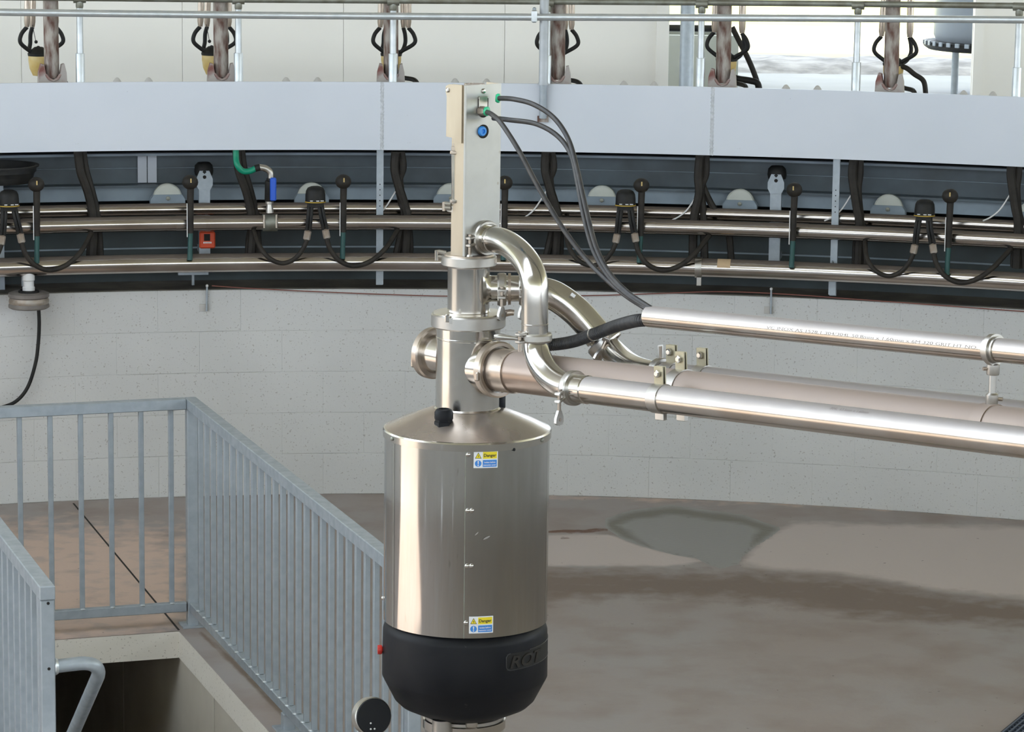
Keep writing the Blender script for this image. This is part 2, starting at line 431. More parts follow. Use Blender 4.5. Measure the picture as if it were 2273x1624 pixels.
PALE1 = fl([(1090, 1200), (1160, 1188), (1350, 1185), (1420, 1212), (1500, 1230), (1570, 1245), (1480, 1256), (1225, 1256), (1130, 1246)])
PALE2 = fl([(1645, 1252), (1690, 1200), (1760, 1160), (2300, 1170), (2560, 1230), (2540, 1320), (2300, 1330), (2100, 1312), (1950, 1285), (1850, 1270), (1720, 1264)])
WARM_BOUNCE = fl([(-700, 1190), (-300, 1150), (300, 1160), (420, 1180), (420, 1340), (360, 1440), (-300, 1480), (-650, 1400)])  # warm bounce light on this side of the floor, painted into its colour
RUST = fl([(1150, 1180), (1215, 1176), (1290, 1174), (1352, 1172), (1352, 1178), (1290, 1182), (1215, 1183), (1160, 1184)])
RUST2 = fl([(1240, 1190), (1270, 1189), (1270, 1195), (1240, 1196)])
SHADE_LINE = fl([(434, 1398), (447, 1400), (500, 1446), (560, 1502), (620, 1566), (655, 1605), (644, 1610), (605, 1568), (548, 1508), (490, 1452)])  # shadow strip along the pit edge, painted in as a dark wet line
WARM2 = fl([(1215, 1095), (1400, 1100), (1800, 1112), (2300, 1140), (2300, 1156), (1800, 1126), (1400, 1112), (1215, 1110)])
def axis_vals(lo, hi, fine_lo, fine_hi, fine, coarse, keep):
    vals = []; x = lo
    while x < hi - 1e-6:
        vals.append(x); x += fine if fine_lo <= x < fine_hi else coarse
    vals += keep + [hi]
    return sorted(set(round(q, 5) for q in vals))
S = axis_vals(-9, 12, -1.6, 5.2, 0.018, 0.5, [0.0, -PIT_W])
T = axis_vals(-16, 5, -2.6, 3.6, 0.05, 0.5, [0.0, -PIT_L])
idx = {}; vs = []; fs = []; at = {k: [] for k in ('puddle', 'ring', 'damp_shade', 'pale', 'warm', 'rust')}
def fv(i, j):
    if (i, j) not in idx:
        p = pq(S[i], T[j]); idx[(i, j)] = len(vs); vs.append(tuple(p))
        x, y = p.x, p.y
        if y > 9.8 and abs(x) < 4.6:
            yf = y * FS
            a, d = poly_mask(PUD, x, yf, 0.006); at['puddle'].append(a)
            yt = max(0.0, min(1.0, (y - 14.45) / 0.35))
            wdt = 0.012 + 0.050 * yt
            at['ring'].append(max(0.0, 1 - abs(d - wdt * 0.45) / (wdt * 0.75)) * (0.70 + 0.25 * yt))
            at['damp_shade'].append(max(poly_mask(DAMP, x, yf, 0.05)[0] * 0.9, poly_mask(SHADE_LINE, x, yf, 0.008)[0] * 1.1))
            at['pale'].append(max(poly_mask(PALE1, x, yf, 0.012)[0], poly_mask(PALE2, x, yf, 0.03)[0]))
            at['warm'].append(max(poly_mask(WARM_BOUNCE, x, yf, 0.1)[0] * 0.8, poly_mask(WARM2, x, yf, 0.02)[0] * 0.6))
            at['rust'].append(max(poly_mask(RUST, x, yf, 0.006)[0], poly_mask(RUST2, x, yf, 0.006)[0]))
        else:
            for k in at: at[k].append(0.0)
    return idx[(i, j)]
for i in range(len(S) - 1):
    for j in range(len(T) - 1):
        sm = (S[i] + S[i + 1]) / 2; tm = (T[j] + T[j + 1]) / 2
        if -PIT_W < sm < 0 and -PIT_L < tm < 0: continue
        c = pq(sm, tm)
        if math.hypot(c.x - AX.x, c.y - AX.y) > RW + 0.25: continue
        fs.append((fv(i, j), fv(i + 1, j), fv(i + 1, j + 1), fv(i, j + 1)))
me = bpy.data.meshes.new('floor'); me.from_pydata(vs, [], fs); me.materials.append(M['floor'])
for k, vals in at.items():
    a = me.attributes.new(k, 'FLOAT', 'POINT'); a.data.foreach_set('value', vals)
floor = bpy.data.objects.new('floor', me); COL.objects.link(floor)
tag(floor, 'brown stained concrete floor inside the round wall', None, kind='structure')
ORG[floor.name] = V((0, 0, 0))
# saw-cut joints in the floor
def strip(a, b, wd, z0, z1):
    d = (b - a); L = d.length; an = math.atan2(d.y, d.x)
    return MB().box(((a.x + b.x) / 2, (a.y + b.y) / 2, (z0 + z1) / 2), (L, wd, z1 - z0), rz=an)
strip(onZ(163, 1117, 0), onZ(397, 1398, 0), 0.008, -0.01, 0.0015).build('floor_joint', 'joint_black', floor, smooth=False)

# ---- pit: slab edge, walls, stairs, tunnel
ZP = -2.0; TUN = 3.0
pit = thing('wall_pit', 'cream painted concrete sides of the stair pit', None, pq(0, -PIT_L / 2), kind='structure')
SL = 0.115
rzp = math.atan2(qdir.y, qdir.x)
def pbox(s0, s1, t0, t1, z0, z1): 
    return MB().box(pq((s0 + s1) / 2, (t0 + t1) / 2, (z0 + z1) / 2), (s1 - s0, t1 - t0, z1 - z0), rz=rzp)
pbox(0, 0.15, -PIT_L, 0.0, -SL, -0.002).build('slab_edge', 'slab_edge', pit, smooth=False)
pbox(-PIT_W - 0.15, -PIT_W, -PIT_L, 0.0, -SL, -0.002).build('slab_edge', 'slab_edge', pit, smooth=False)
pbox(-PIT_W - 0.15, 0.15, 0, TUN, -SL, -0.002).build('slab_edge', 'slab_edge', pit, smooth=False)
ts = [TUN, 1.2, -0.62, -1.85, -3.0, -PIT_L]
for k in range(len(ts) - 1):
    pbox(0.006, 0.15, ts[k + 1] + 0.006, ts[k] - 0.006, ZP, -SL).build('wall_panel', 'pit_wall', pit, smooth=False)
    pbox(-PIT_W - 0.15, -PIT_W - 0.006, ts[k + 1] + 0.006, ts[k] - 0.006, ZP, -SL).build('wall_panel', 'pit_wall', pit, smooth=False)
pbox(0.03, 0.16, -PIT_L, TUN, ZP, -SL).build('joint_backing', 'joint_black', pit, smooth=False)
pbox(-PIT_W - 0.16, -PIT_W - 0.03, -PIT_L, TUN, ZP, -SL).build('joint_backing', 'joint_black', pit, smooth=False)
pbox(-PIT_W - 0.2, 0.2, TUN, TUN + 0.1, ZP, -SL).build('end_wall', 'pit_wall', pit, smooth=False)
pbox(-PIT_W - 0.15, 0.15, -PIT_L - 0.1, TUN + 0.1, ZP - 0.1, ZP).build('pit_floor', 'concrete', pit, smooth=False)
st = thing('stairs', 'concrete steps going down into the stair pit', 'stairs', pq(-PIT_W / 2, -PIT_L))
for k in range(10):
    pbox(-PIT_W + 0.002, -0.002, -PIT_L + k * 0.28, -PIT_L + (k + 1) * 0.28, ZP, -0.19 * (k + 1) + 0.0).build('step', 'concrete', st, smooth=False)

# ---- round block wall
wall = thing('wall_round', 'round painted concrete block wall under the rotary platform', None, pol(RW, 0, 0), kind='structure')
NB = 120                                    # blocks round the circle
CH = Z_WALL / 5.0
def ring_mb(R0_, R1_, z0, z1, n=180, a0=-pi, a1=pi):
    mb = MB(); full = abs(a1 - a0) > 6.28
    k = n if full else n + 1
    vs = []
    for i in range(k):
        a = a0 + (a1 - a0) * i / n
        vs += [pol(R0_, a, z0), pol(R0_, a, z1), pol(R1_, a, z1), pol(R1_, a, z0)]
    fs = []
    for i in range(n):
        b = i * 4; c = ((i + 1) % k) * 4
        for q in range(4): fs.append((b + q, b + (q + 1) % 4, c + (q + 1) % 4, c + q))
    if not full: fs += [(0, 1, 2, 3), ((k - 1) * 4, (k - 1) * 4 + 3, (k - 1) * 4 + 2, (k - 1) * 4 + 1)]
    return mb.add(vs, fs)
ring_mb(RW + 0.004, RW + 0.19, 0, Z_WALL - 0.01, n=240).build('mortar_core', 'wall_paint', wall)
bw = 2 * pi * RW / NB + 0.0005
block = MB().bbox((0, 0.05, CH / 2), (bw, 0.10, CH - 0.002), 0.0016).mesh('block', 'wall_paint', smooth=False)
span = math.radians(40)
for row in range(5):
    off = 0.5 if row % 2 else 0.0
    a0 = phi_of(onC(165, 690, RW)) + (0 if row % 2 == 0 else 0.5 * 2 * pi / NB)
    for k in range(-int(span / (2 * pi / NB)) - 2, int(span / (2 * pi / NB)) + 8):
        a = a0 + (k + 0.5) * 2 * pi / NB
        if abs(a) > span: continue
        o = bpy.data.objects.new('block', block); COL.objects.link(o); o.parent = wall
        o.location = pol(RW + random.uniform(-.001, .001), a, row * CH) - ORG[wall.name]; o.rotation_euler = (0, 0, -a)
# the rest of the circle, out of the picture, plain painted wall
mbw = ring_mb(RW, RW + 0.1, 0, Z_WALL, n=160, a0=span, a1=2 * pi - span)
mbw.build('wall_face', 'wall_paint', wall)
ring_mb(RW + 0.012, RW + 1.0, Z_WALL - 0.1, Z_WALL + 0.004, n=200).build('wall_ledge', 'ledge', wall, smooth=False)
ring_mb(8.75, 8.8, 0.9, Z_DECK - 0.05, n=200).build('inner_skirt', 'skirt', wall)

# ---- shed
RB = 18.75
cream = thing('wall_far', 'cream insulated panel wall behind the platform', None, (0, RB, Z_OUT), kind='structure')
xo1 = onY(1478, 100, RB).x; xj = onY(1120, 100, RB).x
x = xo1; pw = xo1 - xj
while x > -15:
    MB().box((x - pw / 2, RB + 0.06, (Z_OUT + 6.4) / 2), (pw - 0.002, 0.1, 6.4 - Z_OUT)).build('wall_panel', 'cream_panel', cream, smooth=False)
    x -= pw
xo2 = onY(2165, 100, RB).x
x = xo2
while x < 14:
    MB().box((x + pw / 2, RB + 0.06, (Z_OUT + 6.4) / 2), (pw - 0.002, 0.1, 6.4 - Z_OUT)).build('wall_panel', 'cream_panel', cream, smooth=False)
    x += pw
MB().box(((-15.5 + xo1) / 2, RB + 0.13, (Z_OUT + 6.4) / 2), (xo1 + 15.5, 0.03, 6.4 - Z_OUT)).build('panel_backing', 'cream_panel', cream, smooth=False)
MB().box(((14.5 + xo2) / 2, RB + 0.13, (Z_OUT + 6.4) / 2), (14.5 - xo2, 0.03, 6.4 - Z_OUT)).build('panel_backing', 'cream_panel', cream, smooth=False)
MB().box(((xo1 + xo2) / 2, RB + 0.06, 5.3), (xo2 - xo1, 0.1, 2.2)).build('door_header', 'cream_panel', cream, smooth=False)
MB().box((xo1 - 0.02, RB, (Z_OUT + 4.2) / 2), (0.075, 0.03, 4.2 - Z_OUT)).build('door_jamb', 'cream_panel', cream, smooth=False)
MB().box((xo2 + 0.02, RB, (Z_OUT + 4.2) / 2), (0.06, 0.03, 4.2 - Z_OUT)).build('door_jamb', 'cream_panel', cream, smooth=False)
roof = thing('ceiling', 'dark underside of the shed roof', None, (0, 14.5, 6.4), kind='structure')
# roof sheets around an unseen opening, added to let a sun patch in
RX0, RX1, RY0, RY1 = -13.0, -1.2, 4.6, 9.0
for (x0, x1, y0, y1) in ((-15, 15, RY1, 22.6), (RX1, 15, RY0, RY1), (-15, RX0, RY0, RY1), (-15, 15, -9, RY0)):  # far sheet extended outdoors, unseen, to shade the yard and gravel
    MB().box(((x0 + x1) / 2, (y0 + y1) / 2, 6.45), (x1 - x0, y1 - y0, 0.1)).build('roof_sheet', 'roof_sheet', roof, smooth=False)

# ---- outdoors
ring_mb(10.62, 14.6, Z_OUT - 0.3, Z_OUT, n=120).build('ground_yard', 'yard', None, smooth=False, label='pale sunlit concrete yard outside the shed opening', kind='structure')
ring_mb(26.0, 90, Z_OUT - 0.3, Z_OUT + 0.02, n=120).build('ground_pasture', 'pasture', None, smooth=False, label='dry pale pasture all round beyond the meadow', kind='structure')
ring_mb(18.5, 26.0, Z_OUT - 0.3, Z_OUT + 0.02, n=120).build('ground_meadow', 'meadow', None, smooth=False, label='yellow green meadow beyond the pale grass', kind='structure')
ring_mb(14.6, 18.5, Z_OUT - 0.3, Z_OUT + 0.02, n=120).build('ground_grass', 'grass', None, smooth=False, label='bright sunlit grass field beyond the yard', kind='structure')
mb = MB()
for i in range(60):
    for j in range(6):
        pass
gv = []; gf = []
for i in range(81):
    for j in range(7):
        xx = -1.0 + 9.0 * i / 80; yy = 21.2 + 1.5 * j / 6
        gv.append((xx, yy, Z_OUT - 0.01 + 0.055 * math.sin(pi * j / 6) + random.uniform(0, 0.025) * (0 < j < 6)))
for i in range(80):
    for j in range(6): gf.append((i * 7 + j, (i + 1) * 7 + j, (i + 1) * 7 + j + 1, i * 7 + j + 1))
MB().add(gv, gf).build('gravel_bank', 'gravel', None, label='low gravel strip between yard and grass', kind='structure')

# ================================================================== ROTARY PLATFORM
plat = thing('rotary_platform', 'rotary milking platform with a tall white steel rim', 'platform', pol(7.75, 0, 0.9))
ring_mb(7.95, 10.55, Z_DECK - 0.05, Z_DECK, n=200).build('deck', 'concrete', plat, smooth=False)
SEAM = phi_of(onC(848, 260, 7.75)); STEP12 = math.radians(12)
pa = MB(); n = 12
pv = []
for i in range(n + 1):
    a = STEP12 * (i / n)
    for (r, z) in ((7.75, Z_FAC_B), (7.75, Z_FAC_T), (7.765, Z_FAC_T), (7.765, Z_FAC_B)): pv.append(V((r * math.sin(a), r * math.cos(a), z)))
pf = []
for i in range(n):
    for q in range(4): pf.append((i * 4 + q, i * 4 + (q + 1) % 4, i * 4 + 4 + (q + 1) % 4, i * 4 + 4 + q))
pf += [(0, 1, 2, 3), (n * 4 + 3, n * 4 + 2, n * 4 + 1, n * 4)]
fmesh = MB().add(pv, pf).mesh('rim_panel', 'fascia')
wv = MB(); hgt = Z_FAC_T - Z_FAC_B
pts = [V((0.0015 * math.sin(k * 2.1), 7.7495, Z_FAC_B + hgt * k / 60)) for k in range(61)]
wv.sweep(pts, [0.0085 + 0.0012 * math.sin(k * 1.9) for k in range(61)], 8)
for v in wv.v: v.y = 7.7495 + (v.y - 7.7495) * 0.35
wmesh = wv.mesh('weld_seam', 'weld')
for k in range(30):
    a = SEAM + k * STEP12
    o = bpy.data.objects.new('rim_panel', fmesh); COL.objects.link(o); o.parent = plat
    o.location = V((AX.x, AX.y, 0)) - ORG[plat.name]; o.rotation_euler = (0, 0, -a)
    if k == 29: continue
    s = bpy.data.objects.new('weld_seam', wmesh); COL.objects.link(s); s.parent = o
# lugs along the rim
lug = MB().lathe([(0.022, 0), (0.02, 0.012), (0.010, 0.026), (0.004, 0.03), (0, 0.03)], (0, 0, 0), n=10).mesh('deck_lug', 'concrete')
for px in (260, 330, 635, 705, 1010, 1080, 1385, 1452, 1745, 1815, 2140, 2205):
    p = onC(px, 182, 7.80)
    MB().box((p.x, p.y, (Z_DECK + Z_FAC_T) / 2), (0.012, 0.012, Z_FAC_T - Z_DECK)).build('lug_stem', 'concrete', plat, smooth=False)
    o = bpy.data.objects.new('deck_lug', lug); COL.objects.link(o); o.parent = plat
    o.location = V((p.x, p.y, Z_FAC_T - 0.012)) - ORG[plat.name]
# ring beam under the deck
z345 = onC(1136, 338, 8.2).z; z405 = onC(1136, 407, 8.2).z; z443 = onC(1136, 446, 8.12).z
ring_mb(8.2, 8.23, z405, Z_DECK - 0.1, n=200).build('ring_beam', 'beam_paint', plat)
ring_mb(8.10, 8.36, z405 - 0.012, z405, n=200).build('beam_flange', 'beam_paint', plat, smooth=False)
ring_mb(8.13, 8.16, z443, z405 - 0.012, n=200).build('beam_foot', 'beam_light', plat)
zr = onC(1136, 374, 8.19).z
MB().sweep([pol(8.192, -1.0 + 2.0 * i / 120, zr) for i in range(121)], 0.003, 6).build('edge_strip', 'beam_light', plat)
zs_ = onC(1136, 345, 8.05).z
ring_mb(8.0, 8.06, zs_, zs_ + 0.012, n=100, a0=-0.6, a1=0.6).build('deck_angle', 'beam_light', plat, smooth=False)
for pxa in (315.5, 337.5):
    p = onC(pxa, 374, 8.19); a = phi_of(p)
    MB().box((p.x, p.y, p.z), (0.045, 0.012, 0.14), rz=-a).build('splice_plate', 'fascia', plat, smooth=False)

# ---- pipes hung below the rim
def ring_pipe(name, px, py, R, r, mt, label, cat='pipe', span=0.95, parent=None, n=240):
    z = onC(px, py, R).z
    mb = MB().sweep([pol(R, -span + 2 * span * i / n, z) for i in range(n + 1)], r, 20)
    return mb.build(name, mt, parent, label=label, cat=cat), z
low_t = thing('milk_line', 'thick stainless ring pipe, lowest of three below the white rim', 'pipe', pol(7.72, 0, 1.0))
mid_t = thing('vacuum_line', 'middle stainless ring pipe with sleeve joints below the white rim', 'pipe', pol(7.765, 0, 1.2))
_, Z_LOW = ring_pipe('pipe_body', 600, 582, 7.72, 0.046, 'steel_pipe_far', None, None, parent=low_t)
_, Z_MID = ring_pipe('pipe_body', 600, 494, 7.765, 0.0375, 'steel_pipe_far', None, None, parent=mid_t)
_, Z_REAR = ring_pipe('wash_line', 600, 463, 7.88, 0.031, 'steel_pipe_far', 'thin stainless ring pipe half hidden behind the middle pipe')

def arc_sleeve(parent, px, R, z, r, half_px, mt='steel_pipe_far', name='pipe_sleeve'):
    a = phi_of(onC(px, 500, R)); da = half_px * (R + YG) / FPX / R
    return MB().sweep([pol(R, a + da * (i / 3 - 1), z) for i in range(7)], r, 20, cap=True).build(name, mt, parent)
VALVES = (82, 423, 762, 1120, 1423, 1762, 2108)
for px in VALVES:
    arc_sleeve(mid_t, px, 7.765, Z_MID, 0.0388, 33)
arc_sleeve(low_t, 1553, 7.72, Z_LOW, 0.052, 7.5, 'steel_dull', 'pipe_clamp')
pc = onC(1553, 600, 7.72); aa = phi_of(pc)
MB().box(pol(7.70, aa, Z_LOW - 0.065), (0.022, 0.03, 0.04), rz=-aa).build('clamp_lug', 'steel_dull', low_t, smooth=False)
# paper tape stuck on the pipe
ta = phi_of(onC(1608, 583, 7.72)); tb = MB(); tv = []; tf = []
for i in range(5):
    a = ta + (i / 4 - 0.5) * 0.0084
    for j in range(9):
        t = math.radians(10 + 75 * j / 8)
        tv.append(pol(7.72 - 0.0472 * math.cos(t), a, Z_LOW + 0.0472 * math.sin(t)))
for i in range(4):
    for j in range(8): tf.append((i * 9 + j, i * 9 + j + 1, i * 9 + 10 + j, i * 9 + 9 + j))
tape = MB().add(tv, tf); tape.build('paper_tape', 'cardboard', low_t)

# ---- hanger strips
def hanger(px, ptop, pbot, label):
    R = 7.815
    a = phi_of(onC(px, 500, R)); zt = onC(px, ptop, R).z; zb = onC(px, pbot, R).z
    base = pol(R, a, zb)
    t = thing('pipe_hanger', label, 'bracket', base, group='pipe hangers', rz=-a)
    h = zt - zb
    mb = MB().box((0, 0, h / 2), (0.034, 0.003, h)).box((-0.0155, 0.010, h / 2), (0.003, 0.02, h)).box((0.0155, 0.010, h / 2), (0.003, 0.02, h))
    mb.build('channel', 'galv', t, smooth=False)
    for q in range(5):
        zz = h - 0.17 - q * 0.027
        MB().cyl((0, -0.001, zz), (0, -0.0025, zz), 0.003, n=8).build('slot', 'joint_black', t)
    MB().sweep([(0.0, -0.05 + 0.046 * math.cos(b), Z_LOW - zb + 0.001 + 0.048 * math.sin(b)) for b in [pi * (0.1 + k / 10.0 * 1.8) for k in range(11)]][:11], 0.004, 8).build('u_bolt', 'galv', t)
    MB().box((0, -0.03, Z_LOW - zb - 0.085), (0.036, 0.006, 0.07)).build('end_clip', 'galv', t, smooth=False)
hanger(843, 333, 632, 'galvanised slotted hanger strip below a weld seam, near the gland column')
hanger(1853, 345, 656, 'pale slotted hanger strip between two knobbed valves, far from the column')

# ---- milk inlet valves with black knobs (one mesh set, copied round the ring)
def ringthing(name, px, py, R, label, cat, group):
    p = onC(px, py, R); a = phi_of(p)
    t = thing(name, label, cat, pol(R, a, p.z), group=group, rz=-a)
    def lp(x, y, dR=0.0):
        q = to_local(onC(x, y, R + dR), a, R); q.z -= p.z; return q
    return t, lp, a, p.z
def spread(t, xs, R, z, labels, jitter=0.0):
    for x_, lb in zip(xs, labels):
        a = phi_of(onC(x_, 480, R))
        copy_tree(t, loc=pol(R, a, z), rz=-a + random.uniform(-jitter, jitter), label=lb)
vl = ['black knobbed milk inlet valve, %s along the ring pipes' % o for o in ORD]
t, lp, a, z = ringthing('milk_inlet_valve', 762, 572, 7.665, vl[2], 'valve', 'milk inlet valves')
c = lp(762, 403); k = 2.2e-3
MB().ball(c, 18 * k, 16, sz=0.92).build('knob', 'hose_dirty', t)
MB().box(c + V((0.002, -0.040, 0.012)), (0.006, 0.004, 0.02)).build('knob_mark', 'claw_tan', t, smooth=False)
MB().sweep([lp(763, 412), lp(762, 450), lp(762, 515)], [0.017, 0.016, 0.015], 12).build('rubber_sleeve', 'hose_dirty', t)
MB().sweep([lp(762, 512), lp(761, 545), lp(760, 574)], [0.013, 0.012, 0.014], 12).build('sight_tube', 'teal_tube', t)
MB().box((lp(754.5, 448) + lp(754.5, 524)) / 2 + V((0, -0.012, 0)), (0.004, 0.004, 0.165)).build('white_strip', 'white_plastic', t, smooth=False)
spread(t, [x_ for i, x_ in enumerate(VALVES) if i != 2], 7.665, z, [l for i, l in enumerate(vl) if i != 2], 0.12)

# ---- pulsators with twin tubes and hose loops
PUL = (20, 700, 1388, 2052)
pl = ['black domed pulsator with looped hoses, %s of four' % o for o in ('leftmost', 'second', 'third', 'rightmost')]
t, lp, a, z = ringthing('pulsator', 700, 450, 7.66, pl[1], 'pulsator', 'pulsators')
c = lp(700, 449)
prof = [(0.0, 0.080), (0.022, 0.079), (0.038, 0.072), (0.046, 0.058), (0.049, 0.035), (0.050, 0.0), (0.0, 0.0)]
MB().lathe(prof, c, n=24).build('dome', 'black_rubber', t)
MB().lathe([(0.051, 0.002), (0.051, 0.006), (0.0515, 0.006), (0.0515, 0.002)], c, n=24, closed=True).build('yellow_band', 'yellow_trim', t)
for q in (-9, 4, 14):
    MB().box(lp(700 + q, 443.5) + V((0, -0.0495 + abs(q) * 0.0004, 0)), (0.016, 0.003, 0.004)).build('print_line', 'white_plastic', t, smooth=False)
MB().box(lp(700, 453), (0.07, 0.05, 0.022)).build('manifold', 'black_rubber', t, smooth=False)
for (xa, xb) in (((686, 449), (681, 512)), ((693, 449), (688, 512)), ((707, 449), (718, 510)), ((714, 449), (726, 508))):
    MB().sweep(smooth_path([lp(*xa, -0.005), lp((xa[0] * .55 + xb[0] * .45), 480, -0.03), lp(*xb, -0.025)], 5), 0.0085, 8).build('tube', 'black_rubber', t)
MB().bbox(lp(682, 522, -0.025), (0.034, 0.026, 0.05), 0.006, rot=Matrix.Rotation(0.18, 3, 'Y')).build('connector', 'brown_fitting', t)
MB().bbox(lp(724, 519, -0.025), (0.034, 0.026, 0.05), 0.006, rot=Matrix.Rotation(-0.2, 3, 'Y')).build('connector', 'brown_fitting', t)
MB().sweep(smooth_path([lp(682, 530, -0.025), lp(672, 553, -0.03), lp(653, 575, -0.03), lp(626, 584, -0.03), lp(598, 573, -0.03), lp(577, 547, 0.0), lp(563, 512, 0.09), lp(560, 498, 0.2)]), 0.0115, 10).build('hose_loop', 'hose_dirty', t)
MB().sweep(smooth_path([lp(725, 528, -0.025), lp(733, 553, -0.03), lp(753, 578, -0.03), lp(785, 590, -0.03), lp(822, 580, -0.03), lp(855, 552, 0.0), lp(882, 512, 0.09), lp(888, 498, 0.2)]), 0.0125, 10).build('hose_loop', 'hose_dirty', t)
spread(t, [PUL[0], PUL[2], PUL[3]], 7.66, z, [pl[0], pl[2], pl[3]], 0.0)

# ---- hose bundles dropping from the deck
BUN = (193, 545, 884, 1218, 1558, 1900, 2252)
bl = ['dark hose bundle dropping from the deck, %s of seven' % o for o in ORD]
def bundle(px, kind, lb):
    t, lp, a, z = ringthing('hose_bundle', px, 480, 7.86, lb, 'hose', 'hose bundles')
    if kind == 'slant':
        paths = [[(-20, 333), (-14, 380), (2, 425), (13, 475), (15, 520), (10, 592)], [(-10, 333), (-4, 375), (10, 425), (22, 474), (26, 520), (30, 592)], [(-15, 333), (-8, 390), (6, 440), (18, 474), (8, 530), (5, 592)]]
    elif kind == 'twist':
        paths = [[(-6, 338), (-8, 375), (0, 410), (14, 455), (20, 490), (15, 592)], [(6, 338), (10, 372), (0, 405), (8, 450), (12, 490), (-10, 592)], [(0, 338), (2, 380), (6, 420), (16, 470), (26, 530), (24, 592)]]
    elif kind == 'fork':
        paths = [[(-4, 345), (-8, 390), (-6, 430), (-18, 490), (-20, 592)], [(8, 345), (8, 385), (-2, 420), (4, 490), (6, 592)], [(2, 345), (0, 400), (14, 440), (44, 492), (60, 520), (66, 592)]]
    else:
        paths = [[(-4, 348), (-8, 385), (-4, 420), (2, 460), (8, 500), (4, 595)], [(8, 348), (8, 385), (4, 420), (8, 470), (14, 500), (20, 595)], [(2, 348), (-2, 390), (0, 430), (6, 480), (0, 540), (-2, 592)]]
    for i, pth in enumerate(paths):
        MB().sweep(smooth_path([lp(px + x_, y_, 0.02 * (i - 1)) for x_, y_ in pth], 5), [0.022, 0.02, 0.017][i], 8).build('hose', 'hose_dirty', t)
    if kind != 'slant':
        MB().sweep(smooth_path([lp(px - 70, 490, -.03), lp(px - 50, 480, -.03), lp(px - 30, 462, -.02), lp(px - 6, 425, 0)], 5), 0.004, 6).build('white_lead', 'white_plastic', t)
for i, (px, kd) in enumerate(zip(BUN, ('slant', 'slant', 'twist', 'twist', 'fork', 'straight', 'straight'))):
    bundle(px, kd, bl[i])

# ---- rollers carrying the ring beam
ROL = (373, 692, 1000, 1335, 1642, 1970, 2290)
rl = ['white nylon support roller on a galvanised bracket, %s under the ring beam' % o for o in ORD]
t, lp, a, z = ringthing('support_roller', 1642, 452, 8.05, rl[4], 'roller', 'support rollers')
MB().lathe([(0.0, -0.02), (0.066, -0.02), (0.072, -0.014), (0.073, 0.0), (0.072, 0.014), (0.066, 0.02), (0.0, 0.02)], (0, 0.03, 0), ax=(0, 1, 0), n=28).build('wheel', 'white_nylon', t)
MB().prism([(-0.086, -0.05), (0.086, -0.05), (0.086, -0.005), (0.070, 0.018), (-0.070, 0.018), (-0.086, -0.005)], (0, 0, 0), (1, 0, 0), (0, 0, 1), 0.008).build('side_plate', 'beam_light', t, smooth=False)
MB().prism([(-0.086, -0.05), (0.086, -0.05), (0.086, -0.005), (0.070, 0.018), (-0.070, 0.018), (-0.086, -0.005)], (0, 0.06, 0), (1, 0, 0), (0, 0, 1), 0.008).build('side_plate', 'beam_light', t, smooth=False)
MB().lathe([(0.011, 0), (0.011, 0.008), (0.005, 0.010), (0, 0.010)], (0, -0.004, 0), ax=(0, -1, 0), n=6).build('axle_bolt', 'galv_dark', t)
spread(t, [x_ for i, x_ in enumerate(ROL) if i != 4], 8.05, z, [l for i, l in enumerate(rl) if i != 4])
zb_ = onC(1136, 459, 8.10).z
t = thing('roller_rail', 'pale galvanised rail on a dark carrier running under the white rollers', 'rail', pol(8.10, 0, Z_WALL))
ring_mb(8.115, 8.135, zb_ - 0.045, zb_, n=120, a0=-0.6, a1=0.6).build('rail_strip', 'beam_light', t)
ring_mb(8.16, 8.19, Z_WALL, zb_ - 0.01, n=120, a0=-0.6, a1=0.6).build('carrier', 'skirt', t)
zq_ = onC(1136, 549, 8.15).z
ring_mb(8.148, 8.158, zq_ - 0.006, zq_ + 0.002, n=120, a0=-0.6, a1=0.6).build('carrier_edge', 'beam_light', t)

# ---- galvanised jack posts with rubber pads
for px, yt, lb in ((453, 376, 'galvanised jack post with black rubber pad beside a knobbed valve'), (1724, 384, 'galvanised jack post with dark pad beside the pale hanger strip')):
    R = 8.02
    p = onC(px, yt, R); a = phi_of(p)
    t = thing('jack_post', lb, 'post', pol(R, a, Z_LOW), group='jack posts', rz=-a)
    h = p.z - Z_LOW
    MB().box((0, 0.085, 0.02), (0.05, 0.13, 0.03)).build('mounting_arm', 'galv', t, smooth=False)
    MB().box((0, 0, (h - 0.08) / 2), (0.055, 0.04, h - 0.08)).build('stem', 'galv', t, smooth=False)
    MB().prism([(-0.028, -0.10), (0.028, -0.10), (0.041, -0.075), (0.041, -0.045), (0.024, -0.004), (-0.024, -0.004), (-0.041, -0.045), (-0.041, -0.075)], (0, -0.02, h), (1, 0, 0), (0, 0, 1), 0.012).build('head_plate', 'galv', t, smooth=False)
    MB().cyl((0, -0.027, h - 0.035), (0, -0.029, h - 0.035), 0.009, n=10).build('pin_hole', 'joint_black', t)
    MB().lathe([(0.044, -0.02), (0.048, 0.0), (0.044, 0.03), (0.03, 0.044), (0, 0.046)], (0, 0.02, h - 0.01), n=16).build('rubber_pad', 'black_rubber', t)

# ---- black tub on the ledge
p = onC(-8, 365, 7.87)
zt = p.z; hh = 0.085
tub = MB().lathe([(0, 0), (0.17, 0), (0.185, hh * .6), (0.192, hh * .62), (0.192, hh * .9), (0.206, hh * .92), (0.206, hh), (0.190, hh), (0.175, 0.01), (0, 0.01)], (p.x, p.y, zt - hh), n=36)
tub.build('rubber_tub', 'black_rubber', None, label='open black rubber tub under the rim at the picture edge', cat='tub')
ps_ = pol(8.02, phi_of(p), 0)
MB().box((ps_.x, ps_.y, (zt - hh + Z_WALL) / 2), (0.10, 0.06, zt - hh - Z_WALL), rz=-phi_of(p)).build('tub_stand', 'galv', None, label='galvanised stub post holding up the black tub', cat='post')

